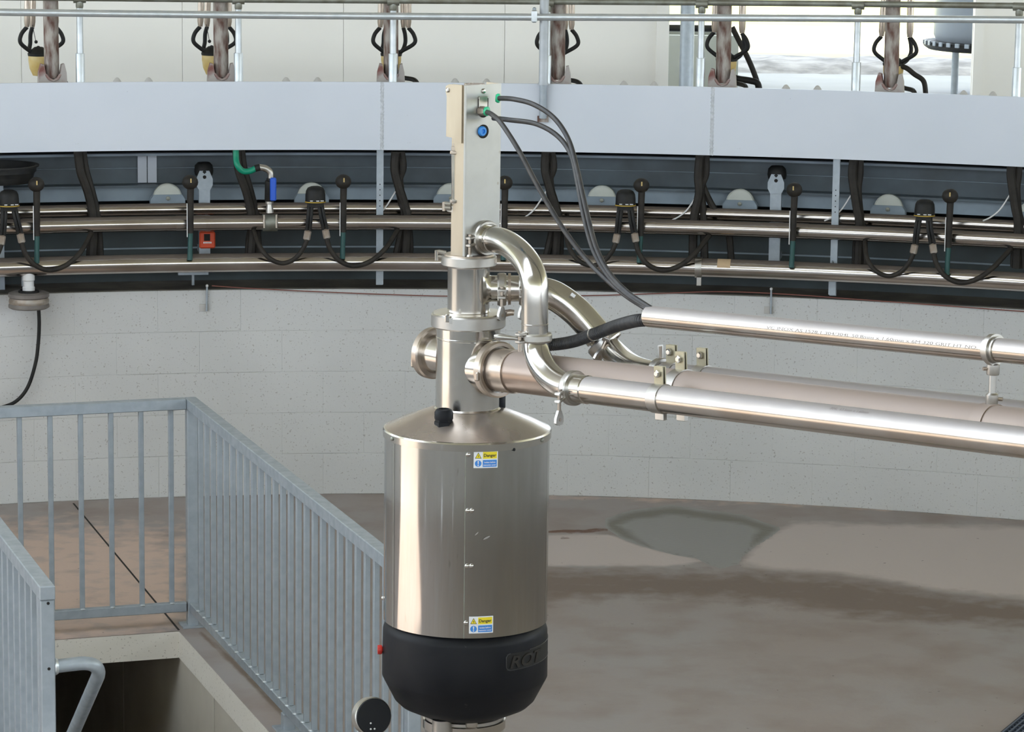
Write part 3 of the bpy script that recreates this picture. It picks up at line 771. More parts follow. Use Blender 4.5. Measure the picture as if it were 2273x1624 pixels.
# ---- green hose and ball valve
t = thing('green_hose', 'green hose dropping to the blue handled valve', 'hose', onC(560, 470, 7.74))
G = lambda x_, y_, dR=0: onC(x_, y_, 7.74 + dR)
MB().sweep(smooth_path([G(524, 325, .04), G(524, 350, .02), G(527, 366), G(538, 379), G(553, 380), G(567, 374)]), 0.015, 12).build('hose_body', 'green_hose', t)
MB().sweep([G(566, 374), G(577, 371)], 0.017, 12).build('hose_clamp', 'black_rubber', t)
t = thing('ball_valve', 'ball valve with a blue handle feeding the middle ring pipe', 'valve', G(600, 500))
MB().sweep(smooth_path([G(575, 371), G(590, 374), G(600, 383), G(601, 397)]), 0.016, 12).build('elbow', 'steel_dull', t)
MB().sweep([G(600, 395), G(600, 400), G(599, 402), G(598, 444), G(598, 448)], [0.018, 0.018, 0.024, 0.024, 0.018], 14).build('body', 'black_rubber', t)
MB().bbox(G(606.5, 420, -0.028), (0.03, 0.018, 0.115), 0.005).build('handle', 'blue_part', t)
MB().sweep([G(598, 446), G(598, 452), G(598, 453), G(599, 472)], [0.02, 0.02, 0.014, 0.02], 14).build('nipple', 'steel_dull', t)
cc = G(600, 491); ca = phi_of(cc)
MB().sweep([pol(7.765, ca + x_, Z_MID) for x_ in (-0.0048, -0.0046, 0.0046, 0.0048)], [0.036, 0.043, 0.043, 0.036], 20).build('saddle', 'galv_dark', t)
for sx in (-0.03, 0.03):
    MB().cyl(pol(7.72, ca + sx / 7.72, Z_MID - 0.02), pol(7.72, ca + sx / 7.72, Z_MID + 0.045), 0.006, n=8).build('bolt', 'steel', t)

# ---- orange red box
p = onC(460, 532, 7.87); a = phi_of(p)
t = thing('isolator_box', 'small orange red box with white print behind the ring pipes', 'box', pol(7.87, a, p.z - 0.042), rz=-a)
MB().bbox((0, 0, 0.042), (0.078, 0.03, 0.084), 0.006).build('case', 'orange_box', t)
MB().box((-0.002, -0.0155, 0.056), (0.03, 0.003, 0.034)).build('window', 'joint_black', t, smooth=False)
for q in range(6): MB().box((-0.018 + q * 0.007, -0.0165, 0.030), (0.005, 0.002, 0.008)).build('print_mark', 'white_plastic', t, smooth=False)
MB().box((0, 0.01, 0.12), (0.012, 0.01, 0.1)).build('hook', 'galv', t, smooth=False)

# ---- pulley on white shaft, cable, wall rods, wire
p0 = onC(64, 662, 7.715)
t = thing('guide_pulley', 'dark grooved pulley wheel on a white shaft before the wall', 'pulley', p0 - V((0, 0, 0.05)))
rp = 45 * 2.19e-3
MB().lathe([(0.03, 0.035), (0.05, 0.030), (rp * .8, 0.034), (rp, 0.026), (rp, 0.010), (rp * .93, 0.004), (rp * .93, -0.02), (rp, -0.03), (rp, -0.042), (rp * .9, -0.048), (0, -0.048)], p0, n=40).build('wheel', 'pulley_grey', t)
MB().lathe([(rp * .935, 0.004), (rp * .985, -0.008), (rp * .985, -0.018), (rp * .935, -0.028)], p0, n=40).build('tyre_band', 'brown_fitting', t)
MB().lathe([(0.05, 0.0), (0.05, 0.038), (0.042, 0.042), (0.036, 0.03)], p0, n=28).build('hub_ring', 'black_rubber', t)
sh = [(0.030, -0.01), (0.030, 0.045), (0.026, 0.05), (0.026, 0.075), (0.030, 0.08), (0.030, Z_LOW - 0.035 - p0.z), (0, Z_LOW - 0.035 - p0.z)]
MB().lathe(sh, p0 + V((0, 0, 0.01)), n=24).build('shaft', 'white_plastic', t)
C_ = lambda x_, y_: onC(x_, y_, 7.80)
MB().sweep(smooth_path([C_(86, 688), C_(87, 720), C_(85, 760), C_(79, 805), C_(62, 858), C_(36, 890), C_(0, 905), C_(-40, 912), C_(-80, 950), C_(-105, 1020), C_(-115, 1118)]), 0.009, 10).build('black_cable', 'black_rubber', None, label='black cable curving down the wall from the pulley', cat='cable')
for px, y0, y1, lb in ((459.5, 634, 690, 'thin steel rod fixed on the wall above the railing corner'), (1712, 641, 696, 'thin rusty steel rod fixed on the wall above the steel conduit')):
    a_, b_ = onC(px, y0, 7.835), onC(px - 1, y1, 7.835)
    t = thing('wall_rod', lb, 'rod', b_)
    MB().cyl(b_, a_, 0.005, n=10).build('rod', 'galv', t)
    MB().ball(a_, 0.008, 10).build('rod_head', 'white_plastic', t)
    q = onC(px - 6, y1 - 8, 7.845)
    MB().box(q, (0.045, 0.006, 0.035), rz=-phi_of(q)).build('mortar_pad', 'concrete', t, smooth=False)
MB().sweep(smooth_path([onC(x_, y_, 7.838) for x_, y_ in ((470, 634), (560, 640), (700, 647), (850, 653), (990, 657), (1150, 657), (1300, 656), (1440, 652), (1600, 647), (1750, 653), (1900, 664), (2080, 677), (2273, 691), (2420, 700))]), 0.0028, 6).build('rusty_wire', 'wire_red', None, label='thin rusty red wire strung along the top of the wall', cat='wire')

# ---- galvanised straps under the lowest pipe
for pxa, pxb, py, lb in ((-20, 121, 608, 'flat galvanised bracket behind the white pulley shaft'), (395, 462, 606, 'small galvanised bracket under the lowest pipe near the wall rod')):
    a_, b_ = onC(pxa, py, 7.95), onC(pxb, py, 7.95)
    t = thing('pipe_bracket', lb, 'bracket', (a_ + b_) / 2 - V((0, 0, 0.03)))
    MB().box((a_ + b_) / 2, ((b_ - a_).length, 0.03, 0.014), rz=-phi_of((a_ + b_) / 2)).build('flat_bar', 'galv', t, smooth=False)
    MB().cyl((a_ + b_) / 2 - V((0, 0, .06)), (a_ + b_) / 2 + V((0, 0, .01)), 0.008, n=8).build('bolt', 'galv', t)

# ================================================================== RAILS AND STALLS ON THE PLATFORM
def rail(name, pts, R, r, mt, label, ext=120):
    return MB().sweep(smooth_path([onC(x_, y_, R) for x_, y_ in pts], 10), r, 14).build(name, mt, None, label=label, cat='rail')
rail('front_rail', [(-600, 20), (-150, 24), (0, 27), (560, 33.5), (1120, 37.5), (1720, 40), (2273, 44), (2420, 45), (2900, 52)], 7.70, 0.0175, 'galv_bright', 'bright galvanised rail running above the white rim')
rail('upper_rail', [(-600, -10), (-150, -7), (0, -6), (560, -0.5), (1120, 3), (1720, 7), (2273, 13), (2420, 15), (2900, 24)], 8.07, 0.015, 'galv_dark', 'dull greenish rail at the very top on sleeved posts')

RPX = (176.5, 529, 873, 1216, 1558, 1905, 2263)
rp_l = ['galvanised rail post with thicker foot sleeve, %s of seven' % o for o in ORD]
R = 8.06
for px_, lb in zip(RPX, rp_l):
    yrail = -6 + 19 * (px_ / 2273.0) + 2.0
    p = onC(px_, yrail, R); a = phi_of(p); ztop = p.z; zsl = onC(176.5, 118, R).z
    t = thing('rail_post', lb, 'post', pol(R, a, Z_DECK), group='rail posts', rz=-a)
    MB().cyl((0, 0, zsl - Z_DECK - 0.02), (0, 0, ztop - Z_DECK), 0.0165, 0.0155, n=16).build('tube', 'galv_bright', t)
    MB().lathe([(0.0225, 0), (0.0225, zsl - Z_DECK - 0.003), (0.021, zsl - Z_DECK), (0.0165, zsl - Z_DECK), (0.0165, 0)], (0, 0, 0), n=18, closed=True).build('foot_sleeve', 'galv_bright', t)
    MB().sweep([(-0.03, 0, ztop - Z_DECK), (0.03, 0, ztop - Z_DECK)], 0.0205, 14).build('rail_clamp', 'galv_dark', t)
    MB().lathe([(0.017, 0), (0.019, 0.01), (0.018, 0.03)], (0, 0, ztop - Z_DECK - 0.045), n=14).build('clamp_collar', 'galv_dark', t)

# guard post clamped on the rim
p = onC(1205, 262, 7.735); a = phi_of(p)
t = thing('guard_post', 'grey guard post strapped onto the front of the white rim', 'post', pol(7.70, a, p.z), rz=-a)
zc = onC(1205, 187, 7.70).z - p.z; ztp = onC(1205, -60, 7.70).z - p.z
MB().cyl((0, 0.030, 0.0), (0, 0.022, zc), 0.0185, n=18).build('foot_spigot', 'galv', t)
MB().sweep([(0, 0.02, zc - 0.005), (0, 0.02, zc + 0.004), (0, 0.018, zc + 0.01), (0, 0.018, ztp)], [0.026, 0.026, 0.0225, 0.0225], 18).build('tube', 'guard_grey', t)
MB().box((0, 0.042, -0.005), (0.055, 0.014, 0.03)).build('weld_foot', 'rust', t, smooth=False)
q = to_local(onC(1186, 36, 7.69), a, 7.70); q.z -= p.z
MB().bbox(q, (0.028, 0.04, 0.062), 0.006).build('rail_clamp', 'galv_bright', t)
MB().ball(q + V((0, -0.005, 0.035)), 0.010, 10).build('clamp_bolt', 'galv', t)

# stalls: rusty post, and the milking cluster behind it
SPX = (115, 492, 866, 1233, 1598, 1968)
sl = ['rusty stall post welded to its foot plate, %s of six' % o for o in ORD]
R = 8.12
p = onC(115, 160, R); a = phi_of(p)
t = thing('stall_post', sl[0], 'post', pol(R, a, Z_DECK), group='stall posts', rz=-a)
zf = onC(115, 168, R).z - Z_DECK
MB().sweep([(0.0, 0, zf - 0.01), (-0.002, 0, zf + 0.35), (-0.004, 0, 3.2 - Z_DECK)], 0.037, 18).build('post_tube', 'rust', t)
gus = [(-0.085, -0.30), (0.085, -0.30), (0.066, 0.02), (0.056, 0.062), (0.043, 0.058), (0.033, 0.0), (0.0, -0.024), (-0.033, 0.0), (-0.043, 0.058), (-0.058, 0.062), (-0.070, 0.02)]
MB().prism([(x_, y_) for x_, y_ in gus], (0, -0.03, zf), (1, 0, 0), (0, 0, 1), 0.05).build('foot_plate', 'rust_red', t, smooth=False)
MB().sweep([(-0.036, -0.05, zf + 0.01), (-0.02, -0.056, zf - 0.012), (0, -0.058, zf - 0.02), (0.02, -0.056, zf - 0.012), (0.036, -0.05, zf + 0.01)], 0.007, 8).build('weld_bead', 'rust_red', t)
spread(t, SPX[1:], R, Z_DECK, sl[1:])

CPX = (88, 474, 868, 1226, 1606, 1974)
cl_ = ['milking cluster of steel cups and black tubes behind rusty post, %s of six' % o for o in ORD]
R = 8.42
t, lp, a, z = ringthing('milking_cluster', 88, 150, R, cl_[0], 'milking cluster', 'milking clusters')
B = lambda x_, y_, d=0: lp(x_, y_, d)
MB().lathe([(0.0, -0.06), (0.03, -0.055), (0.046, -0.02), (0.052, 0.02), (0.052, 0.045), (0.0, 0.045)], B(86, 143), n=20).build('claw_bowl', 'claw_tan', t)
MB().lathe([(0.054, 0.0), (0.056, 0.012), (0.04, 0.03), (0.02, 0.045), (0.0, 0.045)], B(86, 124), n=20).build('claw_lid', 'black_rubber', t)
for i, (sx, d) in enumerate(((60, -.03), (72, .05), (112, .05), (124, -.03))):
    top = B(sx + (2 if sx < 90 else -2), -34, d); bot = B(sx, 48, d); tip = B(sx, 60, d)
    MB().sweep([top, top * .96 + bot * .04, bot, tip], [0.012, 0.0155, 0.0155, 0.011], 12).build('teat_cup', 'steel_grime_shade', t)
    out = -1 if sx < 90 else 1
    far = 18 if abs(sx - 92) > 25 else 6
    MB().sweep(smooth_path([tip, B(sx + out * far * .7, 76, d), B(sx + out * far * .8, 95, d), B(88 + out * 22, 113, d * .6), B(87 + out * 8, 122, 0)], 6), 0.0105, 10).build('milk_tube', 'black_rubber', t)
MB().sweep([B(72, 55), B(79, 90)], 0.0018, 5).build('lift_cord', 'hose_grey', t)
MB().ball(B(80, 93, -0.01), 0.009, 10).build('cord_knob', 'black_rubber', t)
MB().sweep([B(85, 108, -.01) + V((0.010 * math.cos(b), 0, 0.012 * math.sin(b))) for b in [2 * pi * q / 10 for q in range(10)]], 0.003, 6, closed=True).build('lift_ring', 'black_rubber', t)
MB().sweep(smooth_path([B(92, 160), B(110, 172, 0), B(140, 178, -.05), B(150, 195, -.1), B(150, 230, -.1)], 5), 0.012, 8).build('drop_hose', 'black_rubber', t)
MB().sweep(smooth_path([B(96, -30, 0.03), B(96, -60, 0.02), B(96, -85, 0.0)], 4), 0.008, 8).build('hanging_hose', 'black_rubber', t)
spread(t, CPX[1:], R, z, cl_[1:], 0.25)
# loose black hoses by the opening
MB().sweep(smooth_path([onC(x_, y_, 8.5) for x_, y_ in ((1625, 60), (1640, 90), (1658, 125), (1673, 160), (1682, 190), (1684, 230))], 6), 0.014, 10).build('vacuum_hose', 'hose_dirty', None, label='thick black hose arching past the opening beside a rusty post', cat='hose')
MB().sweep(smooth_path([onC(x_, y_, 8.45) for x_, y_ in ((1622, 170), (1640, 175), (1665, 179), (1682, 186), (1686, 215))], 6), 0.017, 10).build('coiled_hose', 'black_rubber', None, label='black hose lying along the rim top below the arching hose', cat='hose')
MB().sweep(smooth_path([onC(x_, y_, 8.4) for x_, y_ in ((1985, 145), (2010, 150), (2030, 165), (2050, 180), (2055, 210))], 6), 0.013, 10).build('short_hose', 'hose_dirty', None, label='short black hose running down beside the rusty post at the tank', cat='hose')
# things in the opening
p = onY(1525, 100, 18.55)
MB().sweep([(p.x, p.y, Z_OUT), (p.x, p.y, 4.2)], 0.042, 16).build('door_post', 'galv', None, label='round steel post standing in the shed opening', cat='post')
pa_ = onY(1475, 78, 19.9); pb_ = onY(1640, 80, 19.9)
t = thing('water_trough', 'grey green concrete water trough outside the opening', 'trough', ((pa_.x + pb_.x) / 2 - 0.1, 20.2, Z_OUT))
cx = (pa_.x + pb_.x) / 2 - 0.25; wx = (pb_.x - pa_.x) + 0.5; hz = pb_.z - Z_OUT
mb = MB()
mb.box((cx, 19.93, Z_OUT + hz / 2), (wx, 0.06, hz)).box((cx, 20.47, Z_OUT + hz / 2), (wx, 0.06, hz)).box((cx - wx / 2 + 0.03, 20.2, Z_OUT + hz / 2), (0.06, 0.48, hz)).box((cx + wx / 2 - 0.03, 20.2, Z_OUT + hz / 2), (0.06, 0.48, hz)).box((cx, 20.2, Z_OUT + 0.04), (wx - .12, 0.48, 0.08))
mb.build('trough_body', 'trough', t, smooth=False)
MB().box((cx, 20.2, Z_OUT + hz - 0.04), (wx - .12, 0.48, 0.01)).build('water', 'tank', t, smooth=False)
MB().sweep([(cx - wx / 2, 20.3, Z_OUT + hz + .02), (cx + wx / 2 - 0.05, 20.3, Z_OUT + hz + .02)], 0.022, 10).build('float_pipe', 'black_rubber', t)
p = onY(2228, 118, 19.75); zb = onY(2100, 120, 19.3).z
t = thing('feed_tank', 'blue grey round tank with dark slotted base outside the opening', 'tank', (p.x, 19.75, Z_OUT))
MB().lathe([(0.42, 0), (0.44, 0.04), (0.44, 1.1), (0.40, 1.16), (0, 1.2)], (p.x, 19.75, zb + 0.05), n=40).build('tank_body', 'tank', t)
MB().lathe([(0.0, 0.0), (0.47, 0.0), (0.50, 0.02), (0.50, 0.05), (0.44, 0.055), (0, 0.055)], (p.x, 19.75, zb), n=40).build('base_ring', 'black_rubber', t)
for q in range(24):
    an = pi + pi * q / 23.0
    MB().box((p.x + 0.502 * math.cos(an), 19.75 + 0.502 * math.sin(an), zb + 0.045), (0.012, 0.03, 0.026), rz=an).build('slot_rib', 'tank', t, smooth=False)
for an in (3.6, 4.6, 5.6, 1.5):
    MB().cyl((p.x + 0.36 * math.cos(an), 19.75 + 0.36 * math.sin(an), Z_OUT), (p.x + 0.36 * math.cos(an), 19.75 + 0.36 * math.sin(an), zb + .01), 0.022, n=10).build('leg', 'galv', t)

# ================================================================== STAIR RAILINGS
ZRAIL = onZ(420, 1388, 0).z + 0.975
RX = 0.075                                  # railing set back from the pit edge
def railing(label, a, b, bars, posts, group):
    """a, b: floor points of the two ends; balusters between; posts: fractions with feet."""
    t = thing('stair_railing', label, 'railing', (a + b) / 2)
    d = (b - a); L = d.length; u = d.normalized(); rz = math.atan2(u.y, u.x)
    up = V((0, 0, 1))
    RB3 = Matrix((u, up.cross(u), up)).transposed()
    MB().bbox((a + b) / 2 + up * (ZRAIL - 0.0225), (L + 0.05, 0.05, 0.045), 0.003, rot=RB3).build('top_rail', 'galv', t, smooth=False)
    MB().bbox((a + b) / 2 + up * 0.085 + u * 0.012, (L + 0.024, 0.035, 0.04), 0.003, rot=RB3).build('bottom_rail', 'galv', t, smooth=False)
    bar = MB().bbox(V((0, 0, 0)), (0.020, 0.020, ZRAIL - 0.045 - 0.105), 0.002, rot=RB3).mesh('baluster', 'galv', smooth=False)
    wl = MB().ball((0, 0, 0), 0.011, 8, sz=0.45).mesh('weld_bead', 'galv_bright')
    for f in [x_ / L for x_ in bars]:
        o = bpy.data.objects.new('baluster', bar); COL.objects.link(o); o.parent = t
        o.location = a + d * f + up * ((ZRAIL - 0.045 + 0.105) / 2) - ORG[t.name]
        w_ = bpy.data.objects.new('weld_bead', wl); COL.objects.link(w_); w_.parent = o
        w_.location = V((0, 0, -(ZRAIL - 0.045 - 0.105) / 2)) - up.cross(u) * (0.012 if up.cross(u).dot(qdir) > 0 else -0.012)
    for f, full in posts:
        p = a + d * f
        zt = ZRAIL - 0.045 if full else 0.066
        po = MB().bbox(p + up * (zt / 2), (0.045, 0.045, zt), 0.003, rot=RB3).build('post', 'galv', t, smooth=False)
        MB().bbox(p + up * 0.004, (0.10, 0.10, 0.008), 0.001, rot=RB3).build('foot_plate', 'galv', po, smooth=False)
    return t
RXB = 0.075
corner = pq(RX, RXB); lcorner = pq(-PIT_W - RX, RXB)
p_end = onZ(912, 1640, 0.0)
# far end of the long railing lies where the end post shows beside the gland
e_s = RX; e_t = -PIT_L - 0.05
best = None
for k in range(200):
    tt = -1.0 - k * 0.02
    q = pq(RX, tt, 0.4) - CAM
    px_ = 1136.5 + FPX * q.dot(RV) / q.dot(FWD)
    if best is None or abs(px_ - 914) < best[0]: best = (abs(px_ - 914), tt)
e_t = best[1]
Lr = -e_t + RXB
def t_at(px, s_, z_):                         # how far along the pit a pixel column lies
    lo, hi = -3.9, 0.3
    for k in range(50):
        mi = (lo + hi) / 2; q = pq(s_, mi, z_) - CAM
        if 1136.5 + FPX * q.dot(RV) / q.dot(FWD) > px: lo = mi
        else: hi = mi
    return lo
t1 = t_at(447, RX, 0.11); t18 = t_at(716, RX, 0.11); PT = (t1 - t18) / 17.0
bars = []; x_ = RXB - t1
while x_ < Lr - 0.06: bars.append(x_); x_ += PT
railing('long galvanised stair railing running behind the gland drum', corner, pq(RX, e_t), bars, [(0.0, True), (0.50, False), (1.0, True)], None)
Ls = (corner - qdir * 0.05 - lcorner).length
railing('short galvanised railing across the head of the stair pit', lcorner, corner - qdir * 0.05, [Ls + 0.05 - 0.088 - 0.1262 * k for k in range(9) if Ls - 0.088 - 0.1262 * k > 0.03], [(0.0, True)], None)
pe = onZ(102, 1297, ZRAIL)
tl = (pe - pq(0, 0)).dot(pdir)
Ll = (lcorner - pdir * 0.06 - pq(-PIT_W - RX, tl)).length
lrail = railing('galvanised stair railing along the far side with a bent handrail', lcorner - pdir * 0.06, pq(-PIT_W - RX, tl), [Ll - PT * (k + 1) for k in range(int(Ll / PT) - 1)], [(0.5, True), (1.0, True)], None)
print('PITCH', PT, PIT_W, len(bars))
# handrail bent off the end post
pp = pq(-PIT_W - RX, tl)
h0 = V((pp.x, pp.y, 0)); hz = onY(118, 1480, pp.y).z
HZ = V((0, 0, 1))
ha = h0 + qdir * 0.105 + HZ * (hz + 0.004); sl_ = (pdir * 1.0 - HZ * 0.71).normalized()
hb = h0 + qdir * 0.172 + HZ * (hz - 0.02) + sl_ * 0.07
hr = [h0 + qdir * 0.02 + HZ * hz, h0 + qdir * 0.06 + HZ * (hz + 0.002)]
hr += [ha * (1 - t)**3 + (ha + qdir * 0.055) * 3 * t * (1 - t)**2 + (hb - sl_ * 0.06) * 3 * t * t * (1 - t) + hb * t**3 for t in [k / 12.0 for k in range(13)]]
hr += [hb + sl_ * 2.5]
MB().sweep(hr, 0.022, 16).build('bent_handrail', 'galv', lrail)
MB().lathe([(0.024, 0), (0.028, 0.004), (0.024, 0.012)], h0 + qdir * 0.022 + V((0, 0, hz)), ax=qdir, n=16).build('weld_bead', 'galv_bright', lrail)
for zz in (ZRAIL - 0.055, hz + 0.0):
    MB().cyl(h0 - pdir * 0.0235 + qdir * 0.002 + V((0, 0, zz)), h0 - pdir * 0.0245 + qdir * 0.002 + V((0, 0, zz)), 0.005, n=10).build('vent_hole', 'joint_black', lrail)

# ================================================================== GLAND
vp = ray(-5100, 75).normalized()
EF3 = -vp                                    # pipes run towards the camera's right
EF = V((EF3.x, EF3.y, 0)).normalized(); EL = V((EF.y, -EF.x, 0))      # EL: towards camera's left
if EL.y > 0: EL = -EL
SLOPE = EF3.z / math.hypot(EF3.x, EF3.y)
K = onY(1137, 960, YG).x - onY(1037, 960, YG).x; K /= 100.0           # metres per pixel at the axis
def gz(y): return onY(1037, y, YG).z
A3 = lambda z: V((AX.x, AX.y, z))
def PV(px, py, v):                            # line of sight met with the upright plane v to the side of the axis
    d = ray(px, py); o = CAM - A3(0) - EL * v
    t = -o.dot(EL) / d.dot(EL)
    return CAM + d * t
def PU(px, py, u):
    d = ray(px, py); o = CAM - A3(0) - EF * u
    t = -o.dot(EF) / d.dot(EF)
    return CAM + d * t
gl = thing('rotary_gland', 'stainless steel rotary gland with drum, column and black lower cover', 'gland', A3(0))
# drum
rD = 184.5 * K
zr0, zr1, zd = gz(966), gz(948), gz(1370)
drum = MB().lathe([(rD - 0.001, zd), (rD - 0.001, zr0 + 0.01)], A3(0), n=96).build('drum', 'steel_drum', gl)
MB().lathe([(rD, zr0), (rD + 0.0025, zr0), (rD + 0.0028, zr1 - 0.004), (rD + 0.001, zr1), (rD - 0.004, zr1 + 0.001), (rD - 0.004, zr0)], A3(0), n=96, closed=True).build('rim_band', 'steel', gl, ang=15)
rN = 71 * K; zn = gz(903)
MB().lathe([(rD - 0.002, zr1 + 0.0005), (rD * 0.8, zr1 + (zn - zr1) * 0.38), (rD * 0.55, zr1 + (zn - zr1) * 0.78), (rN + 0.012, zn - 0.004), (rN - 0.004, zn)], A3(0), n=96).build('cone_top', 'cone_dusty', gl)
MB().lathe([(rN + 0.0005, zn - 0.004), (rN + 0.004, zn - 0.001), (rN + 0.0005, zn + 0.003)], A3(0), n=64).build('weld_ring', 'steel', gl)
def on_drum(px, py, R=None, off=0.0):         # front surface of the drum under a pixel
    R = R or rD
    d = ray(px, py); o = CAM - A3(0)
    a_ = d.x**2 + d.y**2; b_ = 2 * (o.x * d.x + o.y * d.y); c_ = o.x**2 + o.y**2 - (R + off)**2
    t_ = (-b_ - math.sqrt(max(0, b_ * b_ - 4 * a_ * c_))) / (2 * a_)
    return CAM + d * t_
def drum_ang(p): return math.atan2(p.y - AX.y, p.x - AX.x)
def onto_drum(vs, a0, z0, R, tilt=0.0):       # flat (x right, y up, z out) laid on the drum
    out = []
    for v in vs:
        x_ = v.x * math.cos(tilt) - v.y * math.sin(tilt); y_ = v.x * math.sin(tilt) + v.y * math.cos(tilt)
        a_ = a0 + x_ / R
        out.append(V((AX.x + (R + v.z) * math.cos(a_), AX.y + (R + v.z) * math.sin(a_), z0 + y_)))
    return out
# seam flap, side seam line, screws
def patch(w_, h_, off, nx=8, ny=2, rnd=0):
    vs = []; fs = []
    for i in range(nx + 1):
        for j in range(ny + 1): vs.append(V((w_ * (i / nx - .5), h_ * (j / ny - .5), off)))
    for i in range(nx):
        for j in range(ny): fs.append((i * (ny + 1) + j, (i + 1) * (ny + 1) + j, (i + 1) * (ny + 1) + j + 1, i * (ny + 1) + j + 1))
    return vs, fs
def drum_patch(name, px, py, w_, h_, off, mt, parent, tilt=0.0, R=None):
    p = on_drum(px, py, R); vs, fs = patch(w_, h_, off)
    return MB().add(onto_drum(vs, drum_ang(p), p.z, R or rD, tilt), fs).build(name, mt, parent)
pf_ = on_drum(1055, 1200)
zmid = (zd + zr0) / 2
for px_, wd in ((1031.5, 0.0022), (873, 0.002)):
    p = on_drum(px_, 1200); vs, fs = patch(wd, zr0 - zd, 0.0009, 1, 2)
    MB().add(onto_drum(vs, drum_ang(p), zmid, rD), fs).build('sheet_seam', 'galv_dark', drum)
p = on_drum(1214, 1200); vs, fs = patch(0.002, zr0 - zd, 0.0009, 1, 2)
MB().add(onto_drum(vs, drum_ang(p), zmid, rD), fs).build('sheet_seam', 'galv_dark', drum)
def screw(px, py, r=0.006, parent=None, mt='steel', off=0.0, R=None):
    p = on_drum(px, py, R); n_ = V((p.x - AX.x, p.y - AX.y, 0)).normalized()
    MB().lathe([(r, -0.001), (r, 0.001), (r * .8, r * .45), (r * .35, r * .62), (0, r * .62)], p + n_ * off, ax=n_, n=14).build('screw', mt, parent)
for (sx, sy) in ((1039, 1009), (1038, 1133), (1047, 1133), (1036, 1256), (1046, 1256), (1034, 1382), (849.5, 1327)): screw(sx, sy, 0.0058, drum)
for (sx, sy) in ((873, 973), (1201, 976)): screw(sx, sy, 0.0055, gl, 'galv_dark', 0.0035)
screw(1140, 997, 0.004, gl, 'black_rubber', 0.002)

for (sx, sy, wd, hg, tl_) in ((1058, 1184, 0.012, 0.003, 0.75), (1080, 1193, 0.020, 0.0045, 0.45)):
    p = on_drum(sx, sy); n_ = 10
    vs = [V((wd / 2 * math.cos(2 * pi * k / n_), hg / 2 * math.sin(2 * pi * k / n_), 0.0005)) for k in range(n_)]
    MB().add(onto_drum(vs, drum_ang(p), p.z, rD, tl_), [tuple(range(n_))]).build('scuff_mark', 'steel_dull', drum)
# danger stickers: things stuck on the drum
def sticker(px, py, label, w_=0.0605, h_=0.043, tilt=-0.02, blue='sticker_blue'):
    p = on_drum(px, py); a0 = drum_ang(p)
    t = thing('danger_sticker', label, 'sticker', p, group='danger stickers')
    vs, fs = patch(w_, h_, 0.0008)
    bm_ = MB().add(onto_drum(vs, a0, p.z, rD, tilt), fs); bm_.build('backing', 'sticker_white', t)
    def put(name, vs, fs, mt, x0, y0, off):
        vs = [V((v.x + x0, v.y + y0, off)) for v in vs]
        MB().add(onto_drum(vs, a0, p.z, rD, tilt), fs).build(name, mt, t)
    vs, fs = patch(w_ * 0.585, h_ * 0.40, 0); put('yellow_field', vs, fs, 'yellow', w_ * 0.165, h_ * 0.235, 0.0012)
    vs, fs = patch(w_ * 0.585, h_ * 0.40, 0); put('blue_field', vs, fs, blue, w_ * 0.165, -h_ * 0.235, 0.0012)
    def fit(txt, wid, cx_, cy_, mt, name, bold=0.0, hs=1.0):
        vs, fs = text_mesh(txt, 0.01, bold=bold)
        x0 = min(v.x for v in vs); x1 = max(v.x for v in vs)
        s_ = wid / (x1 - x0)
        yc = 0.0035 * s_
        vs = [V(((v.x - (x0 + x1) / 2) * s_, (v.y - 0.0035) * s_ * hs, 0)) for v in vs]
        put(name, vs, fs, mt, cx_, cy_, 0.0016)
    fit('Danger', w_ * 0.52, w_ * 0.165, h_ * 0.235, 'print_black', 'danger_word', 0.00022)
    fit('Isolate before', w_ * 0.46, w_ * 0.165, -h_ * 0.165, 'sticker_white', 'warning_line', 0.00018, 1.15)
    fit('removing cover', w_ * 0.52, w_ * 0.165, -h_ * 0.32, 'sticker_white', 'warning_line', 0.00018, 1.15)
    tx, ty, r_ = -w_ * 0.315, h_ * 0.19, w_ * 0.135
    def tri(k): return [V((0, r_ * 1.15 * k, 0)), V((-r_ * k, -r_ * .72 * k, 0)), V((r_ * k, -r_ * .72 * k, 0))]
    put('warning_triangle', tri(1.0), [(0, 1, 2)], 'print_black', tx, ty, 0.0012)
    put('triangle_fill', [v + V((0, -r_ * 0.0, 0)) for v in tri(0.78)], [(0, 1, 2)], 'yellow', tx, ty, 0.0015)
    b_ = [(0.12, 0.55), (-0.22, -0.02), (0.02, -0.02), (-0.06, -0.5), (0.24, 0.1), (0.0, 0.1)]
    put('lightning_bolt', [V((x_ * r_, y_ * r_, 0)) for x_, y_ in b_], [(0, 1, 2, 5), (2, 3, 4, 5)], 'print_black', tx, ty, 0.0018)
    n_ = 20; ci = [V((r_ * 1.0 * math.cos(2 * pi * k_ / n_), r_ * math.sin(2 * pi * k_ / n_), 0)) for k_ in range(n_)]
    put('blue_disc', ci, [tuple(range(n_))], blue, tx, -h_ * 0.235, 0.0012)
    put('exclamation_mark', [V((-r_ * .2, r_ * .8, 0)), V((r_ * .2, r_ * .8, 0)), V((r_ * .1, -r_ * .28, 0)), V((-r_ * .1, -r_ * .28, 0))], [(0, 3, 2, 1)], 'sticker_white', tx, -h_ * 0.235, 0.0016)
    put('exclamation_dot', [v * 0.2 + V((0, -r_ * .6, 0)) for v in ci], [tuple(range(n_))], 'sticker_white', tx, -h_ * 0.235, 0.0016)
sticker(1078.5, 1019, 'yellow and blue danger sticker near the top rim of the drum', tilt=-0.015)
sticker(1068, 1386, 'yellow and blue danger sticker just above the black cover', tilt=0.0)

